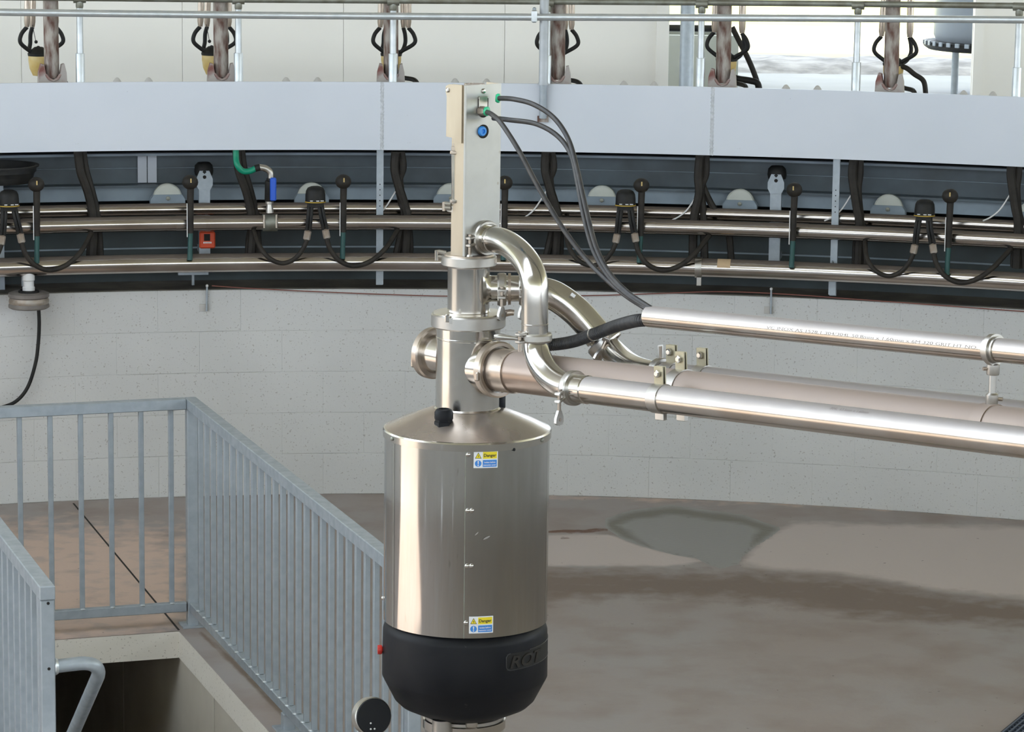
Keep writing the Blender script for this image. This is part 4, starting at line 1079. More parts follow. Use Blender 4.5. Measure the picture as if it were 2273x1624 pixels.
# black lower cover
zb0 = gz(1373); rc = 184.5 * K
prof = [(rD - 0.014, zb0 + 0.002), (rD - 0.008, zb0 - 0.003), (rc - 0.002, gz(1386)), (rc + 0.0, gz(1393)), (rc + 0.0015, gz(1450)), (rc + 0.0015, gz(1494)), (rc - 0.003, gz(1502)), (rc * 0.86, gz(1545)), (rc * 0.79, gz(1557)), (rc * 0.55, gz(1577)), (0.05, gz(1580)), (0, gz(1580))]
cover = MB().lathe(prof, A3(0), n=96).build('lower_cover', 'black_plastic', gl, ang=60)
# recessed logo panel: raised edge line and lettering
pL = on_drum(1123.5, 1468, rc); aL = drum_ang(pL); zc_ = on_drum(1135, 1468, rc).z
def arcline(name, pts, r):
    MB().sweep(onto_drum([V((x_, y_, 0.0012)) for x_, y_ in pts], aL, zc_, rc), r, 6).build(name, 'hose_grey', cover)
wpan = 0.30; hp = 0.0215
arcline('logo_frame', [(0.012, hp), (0.004, hp * .9), (0.0, hp * .6), (0.0, -hp * .6), (0.004, -hp * .9), (0.012, -hp)] + [(0.012 + (wpan - 0.012) * k / 20, -hp) for k in range(1, 21)], 0.0014)
arcline('logo_frame', [(0.075 + (wpan - 0.075) * k / 20, hp) for k in range(21)], 0.0014)
vs, fs = patch(0.30, 2 * hp, 0.0, 30, 2)
MB().add(onto_drum([v + V((0.15, 0, 0.0016)) for v in vs], aL, zc_, rc), fs).build('logo_panel', 'black_rubber', cover)
vs, fs = text_mesh('ROT', 0.043, shear=0.25, bold=0.0008, extrude=0.001)
x0 = min(v.x for v in vs)
MB().add(onto_drum([V(((v.x - x0) * 1.25 + 0.010, v.y - 0.0155, v.z + 0.0030)) for v in vs], aL, zc_, rc), fs).build('logo_lettering', 'hose_dirty', cover)

# stand below the cover
zc1 = gz(1580)
MB().lathe([(rc * .40, zc1 + 0.01), (89 * K, zc1 - 0.004), (89 * K, zc1 - 0.045), (82 * K, zc1 - 0.05), (80 * K, zc1 - 0.20), (80 * K, 0.012)], A3(0), n=64).build('stand_tube', 'steel_dull', gl)
MB().lathe([(89.5 * K, zc1 - 0.012), (93 * K, zc1 - 0.014), (93 * K, zc1 - 0.036), (89.5 * K, zc1 - 0.038)], A3(0), n=64, closed=True).build('stand_clamp', 'steel', gl)
q = on_drum(1047, 1605, 92 * K)
MB().bbox(q, (0.03, 0.02, 0.022), 0.004).build('clamp_bolt', 'steel', gl)
MB().lathe([(0.30, 0), (0.30, 0.012), (0, 0.012)], A3(0), n=48).build('base_plate', 'steel_dull', gl)
q = on_drum(981, 1600, 100 * K)
MB().sweep([(q.x, q.y, 0.012), (q.x, q.y, gz(1572))], 22 * K, 24).build('drain_tube', 'steel_dull', gl)
# red knob
q = onY(846, 1441, YG - 0.03)
MB().lathe([(0.006, -0.012), (0.006, 0.0), (0.011, 0.001), (0.0125, 0.006), (0.0115, 0.012), (0, 0.012)], V((AX.x - rc - 0.0, q.y, q.z)), ax=(-1, -0.1, 0), n=16).build('red_knob', 'red_part', gl)
# cable gland on the cone, and its twin behind the neck
q = on_drum(985, 943, rD * 0.62)
zq = zr1 + (zn - zr1) * 0.50
g = V((q.x, q.y, zq))
nut = MB().lathe([(21 * K, -0.01), (21 * K, 0.010), (19 * K, 0.012), (19 * K, 0.016)], g, n=6).build('gland_nut', 'black_plastic', gl, smooth=False)
MB().lathe([(20 * K, 0.016), (20.5 * K, 0.019), (20.5 * K, 0.034), (17 * K, 0.041), (12 * K, 0.043), (11 * K, 0.036), (0, 0.036)], g, n=10).build('gland_cap', 'black_plastic', gl)
q = onY(1108, 892, YG + 0.03)
MB().lathe([(0.014, -0.04), (0.016, -0.01), (0.016, 0.02), (0.012, 0.025), (0, 0.025)], q, n=10).build('gland_cap', 'black_plastic', gl)

# neck and flanges
zn1, zn2 = gz(722), gz(690)
MB().lathe([(rN, zn - 0.01), (rN, gz(750)), (rN + 0.0006, gz(749)), (rN + 0.0006, gz(746)), (rN, gz(745)), (rN, zn1 + 0.004)], A3(0), n=64).build('neck', 'steel', gl, ang=12)
AXU = onY(1040, 700, YG)
def clamp_band(z0, z1, r, axis_o, name='band_clamp', mt='steel_dull', parent=gl, n=56):
    h_ = z1 - z0
    return MB().lathe([(r * .80, z1), (r * .965, z1), (r, z1 - h_ * .10), (r, z0 + h_ * .10), (r * .965, z0), (r * .80, z0)], axis_o, n=n, closed=True).build(name, mt, parent, ang=20)
cb = clamp_band(gz(724), gz(694), 82.5 * K, A3(0))
rU = 46.5 * K
MB().lathe([(0.0, gz(694)), (78 * K, gz(694)), (77 * K, gz(692)), (rU + 0.004, gz(691)), (rU, gz(690)), (rU, gz(592)), (rU + 0.001, gz(590)), (rU, gz(586))], A3(0), n=56).build('upper_neck', 'steel', gl, ang=12)
p = on_drum(993, 706, 82.5 * K)
MB().bbox(p, (0.012, 0.012, 0.020), 0.002).build('clamp_hinge', 'steel', cb)
an = drum_ang(p)
MB().box(p + V((math.cos(an), math.sin(an), 0)) * 0.002 + V((0.03, 0, -0.006)), (0.05, 0.006, 0.014), rz=0.12).build('clamp_strap', 'steel_dull', cb)
q = onY(1130, 693, YG - 0.01)
MB().sweep([onY(1112, 697, YG - 0.02), onY(1134, 693, YG - 0.03), onY(1141, 694, YG - .03)], [0.009, 0.008, 0.007], 10).build('clamp_bolt', 'steel_grime_shade', cb)
cb2 = clamp_band(gz(588), gz(566), 61 * K, A3(0))
for dz in (0.0, 0.012):
    MB().sweep([onY(990, 572 - dz / K, YG - 0.0), onY(975, 569 - dz / K, YG), onY(966, 570 - dz / K, YG)], [0.006, 0.0055, 0.005], 8).build('clamp_ear', 'steel_dull', cb2)
MB().cyl(onY(969, 578, YG - .002), onY(969, 556, YG - .002), 0.005, n=10).build('clamp_bolt', 'steel', cb2)
MB().cyl(onY(1098, 583, YG - 0.02), onY(1098, 574, YG - 0.02), 0.006, n=10).build('clamp_bolt', 'steel_grime_shade', cb2)
MB().lathe([(0, gz(567)), (56 * K, gz(567)), (54 * K, gz(563)), (0, gz(563))], A3(0), n=48).build('cap_plate', 'steel_grime_shade', gl)

# column: folded sheet cover with the actuator beside it
zt_, zbm = gz(186), gz(566)
uF = 28 * K                                     # front sheet stands this far forward of the axis
# its two upright edges, from the photograph
eL_ = PU(1034, 380, uF); eR_ = PU(1110.5, 380, uF)
vL = (eL_ - A3(0)).dot(EL); vR = (eR_ - A3(0)).dot(EL)
dep = 52 * K
def GF(u, v, z): return A3(z) + EF * u + EL * v
RG3 = Matrix((EF, EL, V((0, 0, 1)))).transposed()
col = MB()
hC = zt_ - zbm
col.box(GF(uF - 0.002, (vL + vR) / 2, (zt_ + zbm) / 2), (0.004, abs(vL - vR), hC), rot=RG3)
cov = col.build('column_cover', 'sheet_grey', gl, smooth=False)
vside = max(vL, vR); vfar = min(vL, vR)
MB().sweep([GF(uF - 0.004, vside - 0.001, zbm), GF(uF - 0.004, vside - 0.001, zt_)], 0.0042, 12).build('fold_edge', 'sheet_grey', gl)
MB().box(GF(uF - 0.004 - (dep - .01) / 2, vside - 0.001, (zt_ + zbm) / 2), (dep - .01, 0.004, hC), rot=RG3).build('side_sheet', 'sheet_warm_lit', gl, smooth=False)
MB().box(GF(uF - 0.004 - (dep - .01) / 2, vfar + 0.001, (zt_ + zbm) / 2), (dep - .01, 0.004, hC), rot=RG3).build('side_sheet', 'sheet_warm_lit', gl, smooth=False)
# upper flange of the side sheet with rounded corner and tapered fold
fw = 36 * K / abs(EF.x)
zfl = gz(314)
pl_ = [(0, zt_), (0, zfl), (-fw * .42, zfl), (-fw * .42, zfl + .01), (-fw * .95, zfl + .012), (-fw * .93, gz(215)), (-fw, gz(205)), (-fw, gz(192)), (-fw * .8, zt_ - 0.001)]
o_ = GF(uF - 0.012, vside + 0.003, 0)
MB().prism([(x_, y_) for x_, y_ in pl_], o_, EF, V((0, 0, 1)), 0.004).build('side_flange', 'sheet_warm_lit', gl, smooth=False)
MB().lathe([(0.006, 0), (0.006, 0.003), (0.0035, 0.005), (0, 0.005)], GF(uF - 0.012 - fw * .86, vside + 0.004, gz(200)), ax=EL, n=14).build('screw', 'steel', gl)
# ring seen in the open top, and a lid strip
cm = GF(uF - dep / 2, (vL + vR) / 2 + 0.005, zt_)
MB().lathe([(23.5 * K, -0.06), (23.5 * K, 0.0005), (20.5 * K, 0.0005), (20.5 * K, -0.06)], cm, n=32, closed=True).build('inner_tube', 'cone_dusty', gl)
MB().box(GF(uF - dep / 2, (vL + vR) / 2, zt_ - 0.012), (dep * .9, abs(vL - vR) - 0.008, 0.003), rot=RG3).build('top_plate', 'cone_dusty', gl, smooth=False)
# fittings on the front sheet
def on_front(px, py, off=0.0): return PU(px, py, uF + off)
MB().lathe([(0.0065, 0), (0.0065, 0.002), (0.004, 0.0045), (0, 0.005)], on_front(1073, 202), ax=EF, n=14).build('screw', 'steel', gl)
MB().bbox(on_front(1072.5, 228, 0.0005), (0.003, 0.033, 0.022), 0.001, rot=RG3).build('slot_recess', 'joint_black', gl)
MB().bbox(on_front(1072.5, 226, 0.003), (0.002, 0.028, 0.026), 0.0008, rot=Matrix.Rotation(0.0, 3, 'Z') @ RG3).build('bent_tab', 'steel_dull', gl)
MB().lathe([(0.0165, 0.0), (0.0165, 0.002), (0, 0.002)], on_front(1072.5, 246, -0.0005), ax=EF, n=24).build('port_hole', 'joint_black', gl)
MB().lathe([(0.017, 0.0), (0.017, 0.0022), (0, 0.0022)], on_front(1072, 291.5, -0.0005), ax=EF, n=24).build('port_hole', 'joint_black', gl)
MB().lathe([(0.0125, 0), (0.0125, 0.004), (0.0105, 0.007), (0.006, 0.007), (0.005, 0.003), (0, 0.003)], on_front(1069, 291, 0.001), ax=EF, n=20).build('blue_plug', 'blue_plug', gl)
fA = on_front(1069, 246, 0.006)
MB().lathe([(0.0115, -0.006), (0.0115, 0.008), (0.010, 0.012), (0, 0.012)], fA, ax=(EF + V((.3, 0, 0.1))), n=6).build('fitting_body', 'brown_fitting', gl, smooth=False)
gA = fA + (EF + V((.5, 0, 0))).normalized() * 0.014
MB().lathe([(0.0105, -0.003), (0.0115, 0), (0.0115, 0.004), (0.008, 0.006), (0, 0.006)], gA, ax=(EF + V((.6, 0, -0.1))), n=20).build('release_ring', 'green_ring', gl)
gB = GF(uF - 0.02, vfar - 0.002, gz(218)); gB = onY(1106, 218, YG - 0.02)
MB().lathe([(0.0095, -0.006), (0.0095, -0.004), (0.0115, -0.003), (0.0115, 0.003), (0.007, 0.005), (0, 0.005)], gB, ax=(1, -0.15, -0.05), n=20).build('release_ring', 'green_ring', gl)

# actuator rod and its tube on the left of the column
yR = YG - 0.015
MB().cyl(onY(1007.5, 452, yR), onY(1006.5, 335, yR), 0.0058, n=14).build('actuator_rod', 'steel', gl)
MB().bbox(onY(1009, 338, yR), (0.022, 0.02, 0.009), 0.002).build('rod_lug', 'steel_grime_shade', gl)
MB().lathe([(0.0065, 0), (0.0065, 0.009), (0.004, 0.010), (0.004, 0.017), (0, 0.017)], onY(1007.5, 333, yR), n=6).build('rod_nut', 'steel_grime_shade', gl, smooth=False)
MB().lathe([(0.011, 0), (0.0125, 0.002), (0.0125, 0.008), (0.007, 0.010), (0, 0.010)], onY(1009, 450, yR), n=18).build('rod_seal', 'steel_dull', gl)
MB().sweep([A3(gz(566)) + V((-0.008, 0.0, 0)), A3(gz(455)) + V((-0.008, 0.0, 0))], 25.5 * K, 32).build('inner_column', 'sheet_warm_lit', gl)
clamp_band(gz(471), gz(455), 36 * K, A3(0) + V((-0.016, 0.016, 0)))
for y_ in (453, 462):
    MB().sweep([onY(1000, y_, YG - 0.01), onY(988, y_ - 1, YG - 0.01), onY(983, y_, YG - .01)], [0.006, 0.006, 0.005], 8).build('clamp_ear', 'steel_dull', gl)
MB().cyl(onY(985, 468, YG - 0.012), onY(985, 448, YG - 0.012), 0.004, n=8).build('clamp_bolt', 'steel_grime_shade', gl)

# blanked port opposite the pipes
def port(o, ax, r_pipe, L_, r_cl, h_cl, cap, parent=gl, mt='steel', names=('port_spigot', 'band_clamp', 'end_cap')):
    ax = V(ax).normalized()
    MB().sweep([o, o + ax * L_], r_pipe, 40).build(names[0], mt, parent)
    e = o + ax * L_
    b_ = MB().lathe([(r_pipe, -h_cl), (r_cl * .94, -h_cl), (r_cl, -h_cl * .8), (r_cl, h_cl * .15), (r_cl * .94, h_cl * .35), (r_pipe, h_cl * .35)], e, ax=ax, n=48, closed=True).build(names[1], 'steel_grime_shade', parent, ang=20)  # clamp lies in shade; the darker steel paints that in
    if cap: MB().lathe([(r_cl * .86, 0), (r_cl * .86, h_cl * .4), (r_cl * .8, h_cl * .55), (0, h_cl * .55)], e, ax=ax, n=48).build(names[2], 'steel', parent)
    return e, b_
zp = gz(799)
e, b_ = port(A3(zp) - EF * (rN * 0.5), -EF, 44 * K, 0.128 - rN * .5 + 0.012, 58 * K, 0.017, True)
q = onY(918, 803, e.y - 0.02)
MB().bbox(q, (0.013, 0.016, 0.026), 0.003).build('clamp_hinge', 'steel_grime_shade', b_)

# main pipes to the platform (three in a row, and the conduit above)
def pipe_dir(o, u0, u1): return [o + EF * u0 + V((0, 0, SLOPE * u0)), o + EF * u1 + V((0, 0, SLOPE * u1))]
ULEN = 5.2
zM = gz(812)
oM = A3(zM)
# match the slope of the middle pipe where it shows at the picture's edge
mid = thing('vacuum_pipe', 'dusty brown middle pipe, thickest of the row of three', 'pipe', oM + EF * 0.2)
a_, b__ = pipe_dir(oM, 0.115, ULEN)
MB().sweep([a_, b__], 0.0508, 40).build('pipe_body', 'steel_dusty', mid)
e, b_ = port(oM + EF * (rN * .4) + V((0, 0, SLOPE * .04)), EF3, 51.5 * K, 0.128 - rN * .4 - 0.012, 62 * K, 0.018, False, names=('pipe_stub', 'band_clamp', ''))
MB().sweep([oM + EF3 * 0.128, oM + EF3 * 0.175], 0.0535, 40).build('pipe_ferrule', 'steel_grime_shade', mid)
MB().sweep([oM + EF3 * 0.175, oM + EF3 * 0.183], 0.0545, 40).build('weld_bead', 'steel_grime_shade', mid)
q = e + EL * 62 * K - V((0, 0, 0.01))
MB().bbox(q, (0.014, 0.012, 0.022), 0.003, rot=RG3).build('clamp_hinge', 'steel_grime_shade', b_)

VF = 0.098                                     # sideways spacing of the row
# front pipe: column elbow, down leg, straight run
fr = thing('milk_pipe', 'bright stainless pipe with tall double elbow, foremost of the row', 'pipe', A3(gz(866)) + EL * VF + EF * 0.2)
rF = 0.0322
cF = PU(1074, 527, uF)                          # on the column's front sheet
s0 = cF + V((0, 0, 0)); 
j0 = PV(1290, 863, VF)                          # start of the straight run
j1 = PV(2273, 982, VF)
dF = (j1 - j0).normalized()
# heights along the down leg, in the plane that leads from the column to the row
top_l = PV(1187.5, 640, VF * 0.62); mid_l = PV(1187, 745, VF * 0.75)
mid_l = V((top_l.x - 0.001, top_l.y, gz(748)))
mid_l = PV(1187, 748, (top_l - A3(0)).dot(EL))
path1 = [s0, s0 + EF * 0.03, s0 + EF * 0.055 - V((0, 0, 0.0))]
def bez(p0, p1, p2, p3, n_=14):
    return [p0 * (1 - t)**3 + p1 * 3 * t * (1 - t)**2 + p2 * 3 * t * t * (1 - t) + p3 * t**3 for t in [k_ / n_ for k_ in range(n_ + 1)]]
down = (mid_l - top_l).normalized()
q0 = s0 + EF * 0.045
el1 = bez(q0, q0 + EF * 0.062, top_l - down * 0.062, top_l, 18)
q3 = j0 - dF * 0.03
leg = [top_l + (mid_l - top_l) * t for t in (0.33, 0.66, 1.0)]
el2 = bez(mid_l, mid_l + down * 0.070, q3 - dF * 0.065, q3, 18)
MB().sweep([s0 - EF * 0.005] + el1 + leg, rF, 36).build('upper_elbow', 'steel', fr)
MB().sweep(el2, rF, 36).build('lower_elbow', 'steel', fr)
MB().sweep([j0, j0 + dF * 4.6], rF, 36).build('pipe_body', 'steel_pipe_near' if 'steel_pipe_near' in M else 'steel', fr)
def wing_clamp(o, ax, r_, parent, arm, h_=0.02, wing=True, wing_dir=V((0, 0, -1)), ferr=True):
    """band clamp round a joint, its bolt lugs on the side 'arm', wing nut below"""
    ax = V(ax).normalized(); arm = V(arm); arm = (arm - ax * arm.dot(ax)).normalized(); side = ax.cross(arm)
    b_ = MB().lathe([(r_ * 1.02, -h_ / 2), (r_ * 1.24, -h_ / 2), (r_ * 1.30, -h_ * .3), (r_ * 1.30, h_ * .3), (r_ * 1.24, h_ / 2), (r_ * 1.02, h_ / 2)], o, ax=ax, n=40, closed=True).build('band_clamp', 'steel_dull', parent, ang=20)
    wd = wing_dir.normalized()
    c = o + arm * (r_ * 1.42)
    Rm = Matrix((arm, wd.cross(arm).normalized(), wd)).transposed()
    for s_ in (-0.012, 0.006):
        MB().bbox(c + wd * s_, (0.026, h_ * .9, 0.008), 0.002, rot=Rm).build('clamp_lug', 'steel_dull', b_)
    MB().cyl(c - wd * 0.020 + arm * .004, c + wd * 0.030 + arm * .004, 0.0042, n=10).build('clamp_bolt', 'steel_grime_shade', b_)
    if wing:
        w0 = c + wd * 0.030 + arm * .004
        pw_ = [(-0.005, 0), (0.005, 0), (0.013, 0.018), (0.014, 0.030), (0.006, 0.035), (-0.008, 0.035), (-0.013, 0.028), (-0.012, 0.016)]
        fdir = (V((0.75, -0.66, 0)) - wd * V((0.75, -0.66, 0)).dot(wd)).normalized(); fx = wd.cross(fdir).normalized()
        MB().prism(pw_, w0, fx, wd, 0.007).build('wing_nut', 'steel_dull', b_)
        MB().cyl(w0 + wd * .022 - fdir * .0045, w0 + wd * .022 + fdir * .0045, 0.0042, n=10).build('wing_hole', 'steel_grime_shade', b_)
    return b_
camL = V((-1, -0.35, 0))
# joint at the column
MB().sweep([s0 - EF * 0.004, s0 + EF * 0.022], 0.0362, 36).build('pipe_ferrule', 'steel', fr)
MB().lathe([(rF, -0.001), (rF + 0.0016, 0), (rF, 0.0015)], s0 + EF * 0.036, ax=EF, n=36).build('weld_ring', 'steel', fr)
wing_clamp(s0 + EF * 0.006, EF, 0.0335, fr, EL + V((0, 0, -0.15)), h_=0.022)
# joint half way down
MB().lathe([(rF, -0.002), (rF + 0.001, -0.001), (rF + 0.001, 0.001), (rF, 0.002)], mid_l - down * 0.032, ax=down, n=36).build('weld_ring', 'steel', fr)
b_ = wing_clamp(mid_l, -down, rF, fr, camL + V((0, -.6, 0)), h_=0.02, wing=False)
c = mid_l + V((-0.8, -0.6, 0)).normalized() * rF * 1.4
MB().sweep([c, c + V((-0.028, -0.003, 0.003)), c + V((-0.05, -0.004, 0.005)), c + V((-0.062, -0.004, 0.006))], [0.004, 0.006, 0.009, 0.004], 10).build('wing_nut', 'steel_dull', b_)
# joint at the straight run
wing_clamp(j0 - dF * 0.026, dF, rF, fr, EL * 0.9 + V((0, 0, -0.35)), h_=0.021)
MB().sweep([j0 - dF * 0.02, j0 + dF * 0.022], rF + 0.0012, 36).build('pipe_ferrule', 'steel', fr)
MB().lathe([(rF, -0.0015), (rF + 0.0018, 0), (rF, 0.0015)], j0 + dF * 0.024, ax=dF, n=36).build('weld_ring', 'steel', fr)
if True:                                        # stamp along the run
    vs, fs = text_mesh('304L  63.5mm x 1.60mm', 0.011)
    o_t = PV(1855, 905, VF); o_t = j0 + dF * (o_t - j0).dot(dF); e1 = (V((0, 0, 1)) - dF * dF.z).normalized(); e2 = e1.cross(dF)
    if e2.dot(EL) < 0: e2 = -e2
    out = []
    for v in vs:
        th = math.radians(52) + v.y / rF
        out.append(o_t + dF * v.x + (e2 * math.cos(th) + e1 * math.sin(th)) * (rF + 0.0004))
    MB().add(out, fs).build('stamped_text', 'print_grey', fr)

# rear pipe: short stub on the upper neck, long falling bend, straight run
rr_ = thing('wash_pipe', 'stainless pipe falling from the upper neck behind the tall elbow', 'pipe', A3(gz(800)) - EL * VF + EF * 0.2)
VB = -VF
k0 = PV(1470, 830, VB); k0.z = (j0 + dF * (k0 - j0).dot(dF)).z
k0 = A3(0) - EL * VF + EF * (PV(1470, 830, VB) - A3(0)).dot(EF)
k0.z = j0.z + dF.z / math.hypot(dF.x, dF.y) * ((k0 - j0).dot(EF))
kk = PV(1576, 844, VB); k0.z = kk.z + dF.z / math.hypot(dF.x, dF.y) * ((k0 - kk).dot(EF))
s1 = onY(1080, 640, YG - 0.0); s2 = onY(1165, 640, YG - 0.0)
hx = (s2 - s1).normalized()
bend = [s1] + [s1 + (s2 - s1) * 0.5] + smooth_path([s2, onY(1222, 652, YG - .002), onY(1278, 690, YG - .01), onY(1330, 747, YG - 0.03)], 8)
pj = bend[-1]; pd = (bend[-1] - bend[-2]).normalized()
MB().sweep(bend, [rF if i_ < 4 else min(rF * 1.16, rF * (1 + 0.02 * (i_ - 3))) for i_ in range(len(bend))], 32).build('upper_bend', 'steel', rr_)
MB().sweep(bez(pj, pj + pd * 0.09, k0 - dF * 0.10, k0, 16), rF * 0.97, 32).build('lower_bend', 'steel', rr_)
MB().sweep([k0, k0 + dF * 4.6], rF, 32).build('pipe_body', 'steel_pipe_near', rr_)
MB().lathe([(rU * 1.0, 0.0), (rF * 1.35, 0.006), (rF * 1.06, 0.014), (rF, 0.02)], s1 - hx * 0.008, ax=hx, n=32).build('port_collar', 'steel', rr_)
wing_clamp(onY(1114, 642, YG), hx, rF * .98, rr_, V((-0.55, -0.8, -0.1)), h_=0.022)
MB().sweep([onY(1128, 641, YG), onY(1134, 641, YG)], rF * 1.22, 32).build('pipe_ferrule', 'steel_grime_shade', rr_)
wing_clamp(onY(1160, 640.5, YG), hx, rF * .98, rr_, V((-0.2, -1, -0.1)), h_=0.018)
wing_clamp(pj + pd * 0.02, pd, rF * 1.12, rr_, V((0.35, -1, 0.1)), h_=0.022, wing_dir=V((-0.35, -0.1, -0.8)))
wing_clamp(k0 - dF * 0.005, dF, rF * .98, rr_, V((0, 0, 1)), h_=0.021, wing=False)
MB().box(onY(1272, 655, YG - 0.04), (0.012, 0.002, 0.008), rot=Matrix.Rotation(0.6, 3, 'Y')).build('price_mark', 'sticker_white', rr_, smooth=False)

# saddle straps tying the row of pipes
def strap(px, py, v, r_, label, tabtop=True, parent=None, base_o=None, d_=None):
    o = base_o + d_ * (PV(px, py, v) - base_o).dot(d_)
    t = thing('pipe_strap', label, 'clamp', o, group='pipe straps')
    MB().lathe([(r_, -0.016), (r_ + 0.0025, -0.016), (r_ + 0.0025, 0.016), (r_, 0.016)], o, ax=d_, n=36, closed=True).build('band', 'steel_dull', t)
    up = (V((0, 0, 1)) - d_ * d_.z).normalized()
    side = d_.cross(up)
    Rm = Matrix((d_, side, up)).transposed()
    for s_ in (-0.004, 0.004):
        MB().bbox(o + up * (r_ + 0.020) + side * s_, (0.030, 0.003, 0.046), 0.001, rot=Rm).build('tab', 'brass_tab', t, smooth=False)
    MB().lathe([(0.009, 0), (0.009, 0.006), (0.006, 0.008), (0, 0.008)], o + up * (r_ + 0.026) + side * (0.006 if side.dot(EL) > 0 else -0.006), ax=side if side.dot(EL) > 0 else -side, n=6).build('bolt', 'steel', t, smooth=False)
    MB().bbox(o - up * (r_ + 0.008) , (0.028, 0.012, 0.018), 0.001, rot=Rm).build('lower_tab', 'steel_dull', t, smooth=False)
    return t
dM = EF3
strap(1466, 880, VF, rF, 'steel strap with bolted tab round the foremost pipe', base_o=j0, d_=dF)
strap(1513, 850, 0.0, 0.0508, 'wide steel strap with bolted tab round the dusty middle pipe', base_o=oM, d_=dM)
strap(1492, 826, VB, rF, 'steel strap with tall bolted tab on the rearmost pipe beside its bend', base_o=k0, d_=dF)
strap(1560, 834, VB, rF, 'steel strap with rounded tab on the rearmost pipe, farther from its bend', base_o=k0, d_=dF)

# conduit pipe above, with cables entering its end
cz = thing('cable_conduit', 'stainless conduit tube carrying cables above the row of pipes', 'pipe', onY(1440, 702, YG - 0.2))
rC = 0.0254
VC = -0.005
c0 = PV(1441, 702, VC); c1 = PV(2273, 782, VC); dC = (c1 - c0).normalized()
MB().lathe([(rC, 0), (rC, 4.6), (rC - 0.0018, 4.6), (rC - 0.0018, 0)], c0, ax=dC, n=40, closed=True).build('tube', 'steel_pipe_near', cz)
MB().cyl(c0 + dC * 0.02, c0 + dC * 0.022, rC - 0.0016, n=24).build('end_plug', 'joint_black', cz)
vs, fs = text_mesh('VC INOX AS 1528.1 304/304L 50.8mm x 1.60mm x 6M 320 GRIT HT NO. 160', 0.0115, shear=0.1)
o_t = c0 + dC * (PV(1718, 725, VC) - c0).dot(dC); e1 = (V((0, 0, 1)) - dC * dC.z).normalized(); e2 = e1.cross(dC)
if e2.dot(EL) < 0: e2 = -e2
out = []
wt = max(v.x for v in vs)
for v in vs:
    th = math.radians(4) + v.y * 0.8 / rC
    out.append(c0 + dC * ((o_t - c0).dot(dC) + v.x * 0.66 / wt * 0.98) + (e2 * math.cos(th) + e1 * math.sin(th)) * (rC + 0.0003))
MB().add(out, fs).build('printed_text', 'print_grey', cz)
# bracket holding the conduit on the row
o = c0 + dC * (PV(2206, 775, VC) - c0).dot(dC)
t = thing('conduit_bracket', 'short steel stand holding the conduit above the middle pipe', 'bracket', V((o.x, o.y, o.z - 0.12)))
MB().lathe([(rC, -0.014), (rC + 0.003, -0.014), (rC + 0.003, 0.014), (rC, 0.014)], o, ax=dC, n=32, closed=True).build('clamp_band', 'steel_dull', t)
zmid_at = (oM + EF3 * ((o - oM).dot(EF) / EF3.dot(EF))).z + 0.05
MB().cyl((o.x, o.y, zmid_at), (o.x, o.y, o.z - rC), 0.008, n=16).build('stem', 'steel_dull', t)
MB().lathe([(0.013, -0.022), (0.014, -0.019), (0.014, 0.0), (0.009, 0.002)], (o.x, o.y, o.z - rC - 0.006), n=18).build('upper_collar', 'steel_dull', t)
MB().lathe([(0.012, 0), (0.0135, 0.003), (0.0135, 0.022), (0.009, 0.026)], (o.x, o.y, zmid_at), n=18).build('lower_collar', 'steel_dull', t)
for s_, zz in ((-1, o.z - rC - 0.015), (1, zmid_at + 0.013)):
    MB().cyl((o.x + s_ * 0.010, o.y, zz), (o.x + s_ * 0.022, o.y - 0.004, zz), 0.004, n=8).build('thumb_screw', 'steel_grime_shade', t)
om = oM + EF3 * ((o - oM).dot(EF) / EF3.dot(EF))
MB().lathe([(0.0508, -0.016), (0.0535, -0.016), (0.0535, 0.016), (0.0508, 0.016)], om, ax=EF3, n=36, closed=True).build('saddle_band', 'steel_dusty', t)
MB().lathe([(rC, -0.006), (rC + 0.008, -0.006), (rC + 0.008, 0.006), (rC, 0.006)], o - V((0, 0, 0.0)) + dC * 0.0, ax=dC, n=32, closed=True).build('clamp_bead', 'steel_dull', t)

# three black air tubes
YT = YG - 0.03
ce = c0 + dC * 0.03
def cable(pts, r_, label, last):
    n_ = len(pts); out = []
    for i_, (x_, y_) in enumerate(pts):
        f = i_ / (n_ - 1)
        out.append(onY(x_, y_, (YT + (0.0 if True else 0)) * (1 - f) + (c0.y) * f))
    out.append(last)
    return MB().sweep(smooth_path(out, 10), r_, 12).build('air_tube', 'hose_grey', None, label=label, cat='tube', group='air tubes')
up1 = (V((0, 0, 1)) - dC * dC.z).normalized()
cable([(1108, 218), (1140, 220), (1185, 232), (1230, 262), (1262, 310), (1281, 375), (1299, 455), (1322, 545), (1352, 605), (1392, 648), (1436, 678)], 0.0062, 'black air tube leaving the upper green fitting in a high arch', ce + up1 * 0.012)
cable([(1095, 262), (1130, 266), (1190, 275), (1238, 302), (1268, 345), (1283, 410), (1296, 480), (1317, 555), (1350, 612), (1390, 652), (1435, 682)], 0.0062, 'black air tube arching out from behind the column', ce + up1 * 0.008 + EL * 0.008)
cable([(1078, 248), (1092, 254), (1113, 274), (1150, 331), (1195, 415), (1245, 500), (1297, 570), (1340, 615), (1388, 655), (1434, 685)], 0.0062, 'black air tube leaving the lower green fitting in a straight fall', ce + EL * 0.014 + up1 * 0.004)
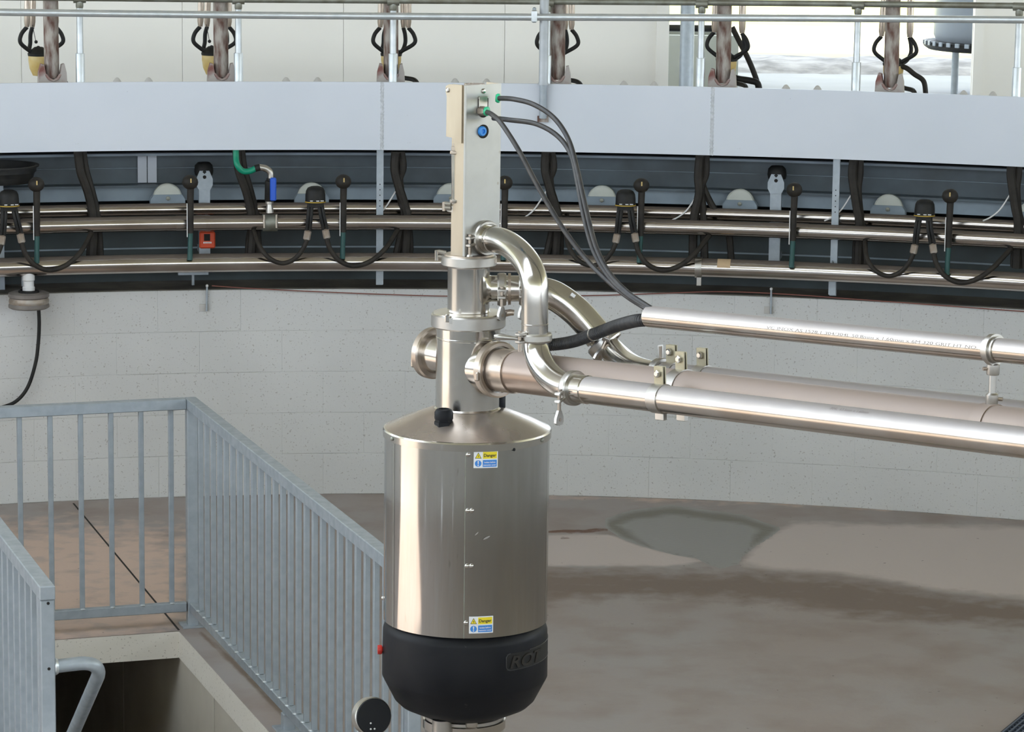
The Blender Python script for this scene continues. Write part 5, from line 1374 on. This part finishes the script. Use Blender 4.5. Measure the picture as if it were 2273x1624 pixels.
# corrugated hose
hp_ = smooth_path([onY(1200, 766, YG + 0.02), onY(1235, 764, YG + 0.0), onY(1275, 757, YG - 0.05), onY(1320, 741, YG - .12), onY(1365, 724, YG - 0.2), onY(1410, 712, c0.y + 0.05), PV(1440, 708, VC) - up1 * 0.002, ce - up1 * 0.006], 20)
L_ = [0.0]
for i_ in range(1, len(hp_)): L_.append(L_[-1] + (hp_[i_] - hp_[i_ - 1]).length)
nr = int(L_[-1] / 0.0011); pts = []; rad = []
for k_ in range(nr):
    s_ = L_[-1] * k_ / (nr - 1); i_ = max(1, next((j_ for j_ in range(len(L_)) if L_[j_] >= s_ - 1e-9), len(L_) - 1))
    f = (s_ - L_[i_ - 1]) / max(1e-9, L_[i_] - L_[i_ - 1])
    pts.append(hp_[i_ - 1].lerp(hp_[i_], f)); rad.append((0.0152, 0.0158, 0.0152, 0.0126, 0.0118, 0.0126)[k_ % 6])
t = thing('corrugated_hose', 'black corrugated hose running from the elbow into the conduit', 'hose', hp_[40])
MB().sweep(pts, rad, 14).build('hose_body', 'hose_grey', t, ang=80)
i_ = int(nr * 0.31)
MB().sweep([pts[i_], pts[i_ + 5]], 0.0166, 14).build('hose_clip', 'steel_dull', t)

# round black faced sensor at the foot of the gland
o = onY(829, 1590, YG - 0.12)
t = thing('round_sensor', 'round black disc with three pale dots and a steel rim', 'sensor', V((o.x, o.y, 0)))
axs = (EF * 0.75 + V((0, -0.6, 0.25))).normalized()
MB().lathe([(0.044, -0.030), (0.0485, -0.028), (0.0485, -0.002), (0.045, 0.0)], o, ax=axs, n=40).build('steel_rim', 'steel_dull', t)
MB().lathe([(0.0455, -0.001), (0.046, 0.002), (0.044, 0.005), (0, 0.006)], o, ax=axs, n=40).build('black_face', 'black_plastic', t)
for (x_, y_) in ((823, 1604.5), (823, 1617.5), (831.5, 1617)):
    d = ray(x_, y_); tt = (o + axs * 0.0065 - CAM).dot(axs) / d.dot(axs); q = CAM + d * tt
    MB().lathe([(0.0024, -0.0006), (0.0022, 0.0008), (0, 0.001)], q, ax=axs, n=10).build('pale_dot', 'white_plastic', t)
bk = o - axs * 0.03
MB().sweep(smooth_path([bk, bk - axs * 0.04 + V((0, 0, -0.01)), V((bk.x - .02, bk.y + .04, o.z - 0.12)), V((bk.x - .02, bk.y + .04, 0.0))], 6), 0.014, 12).build('support_post', 'galv', t)

# floor drain at the picture corner
gc = onZ(2262, 1606, 0)
t = thing('drain_grate', 'dark slatted floor drain grate at the corner of the floor', 'drain', V((gc.x + 0.16, gc.y - 0.16, 0)))
oo = V((gc.x + 0.12, gc.y - 0.1, 0))
ga = onZ(2225, 1624, 0) - onZ(2273, 1584, 0); an = math.atan2(ga.y, ga.x)
Rg = Matrix.Rotation(an, 3, 'Z'); a_g = onZ(2249, 1604, 0); nrm = Rg @ V((0, 1, 0))
if nrm.y > 0: nrm = -nrm
for k_ in range(9):
    MB().box(a_g + nrm * (0.012 + 0.022 * k_) + V((0, 0, 0.006)), (0.9, 0.008, 0.012), rot=Rg).build('slat', 'drain', t, smooth=False)
for k_ in range(-14, 15):
    MB().box(a_g + nrm * 0.1 + (Rg @ V((0.032 * k_, 0, 0))) + V((0, 0, 0.004)), (0.006, 0.19, 0.008), rot=Rg).build('cross_bar', 'drain', t, smooth=False)
MB().box(a_g + nrm * 0.1 + V((0, 0, 0.001)), (0.92, 0.21, 0.002), rot=Rg).build('drain_well', 'joint_black', t, smooth=False)
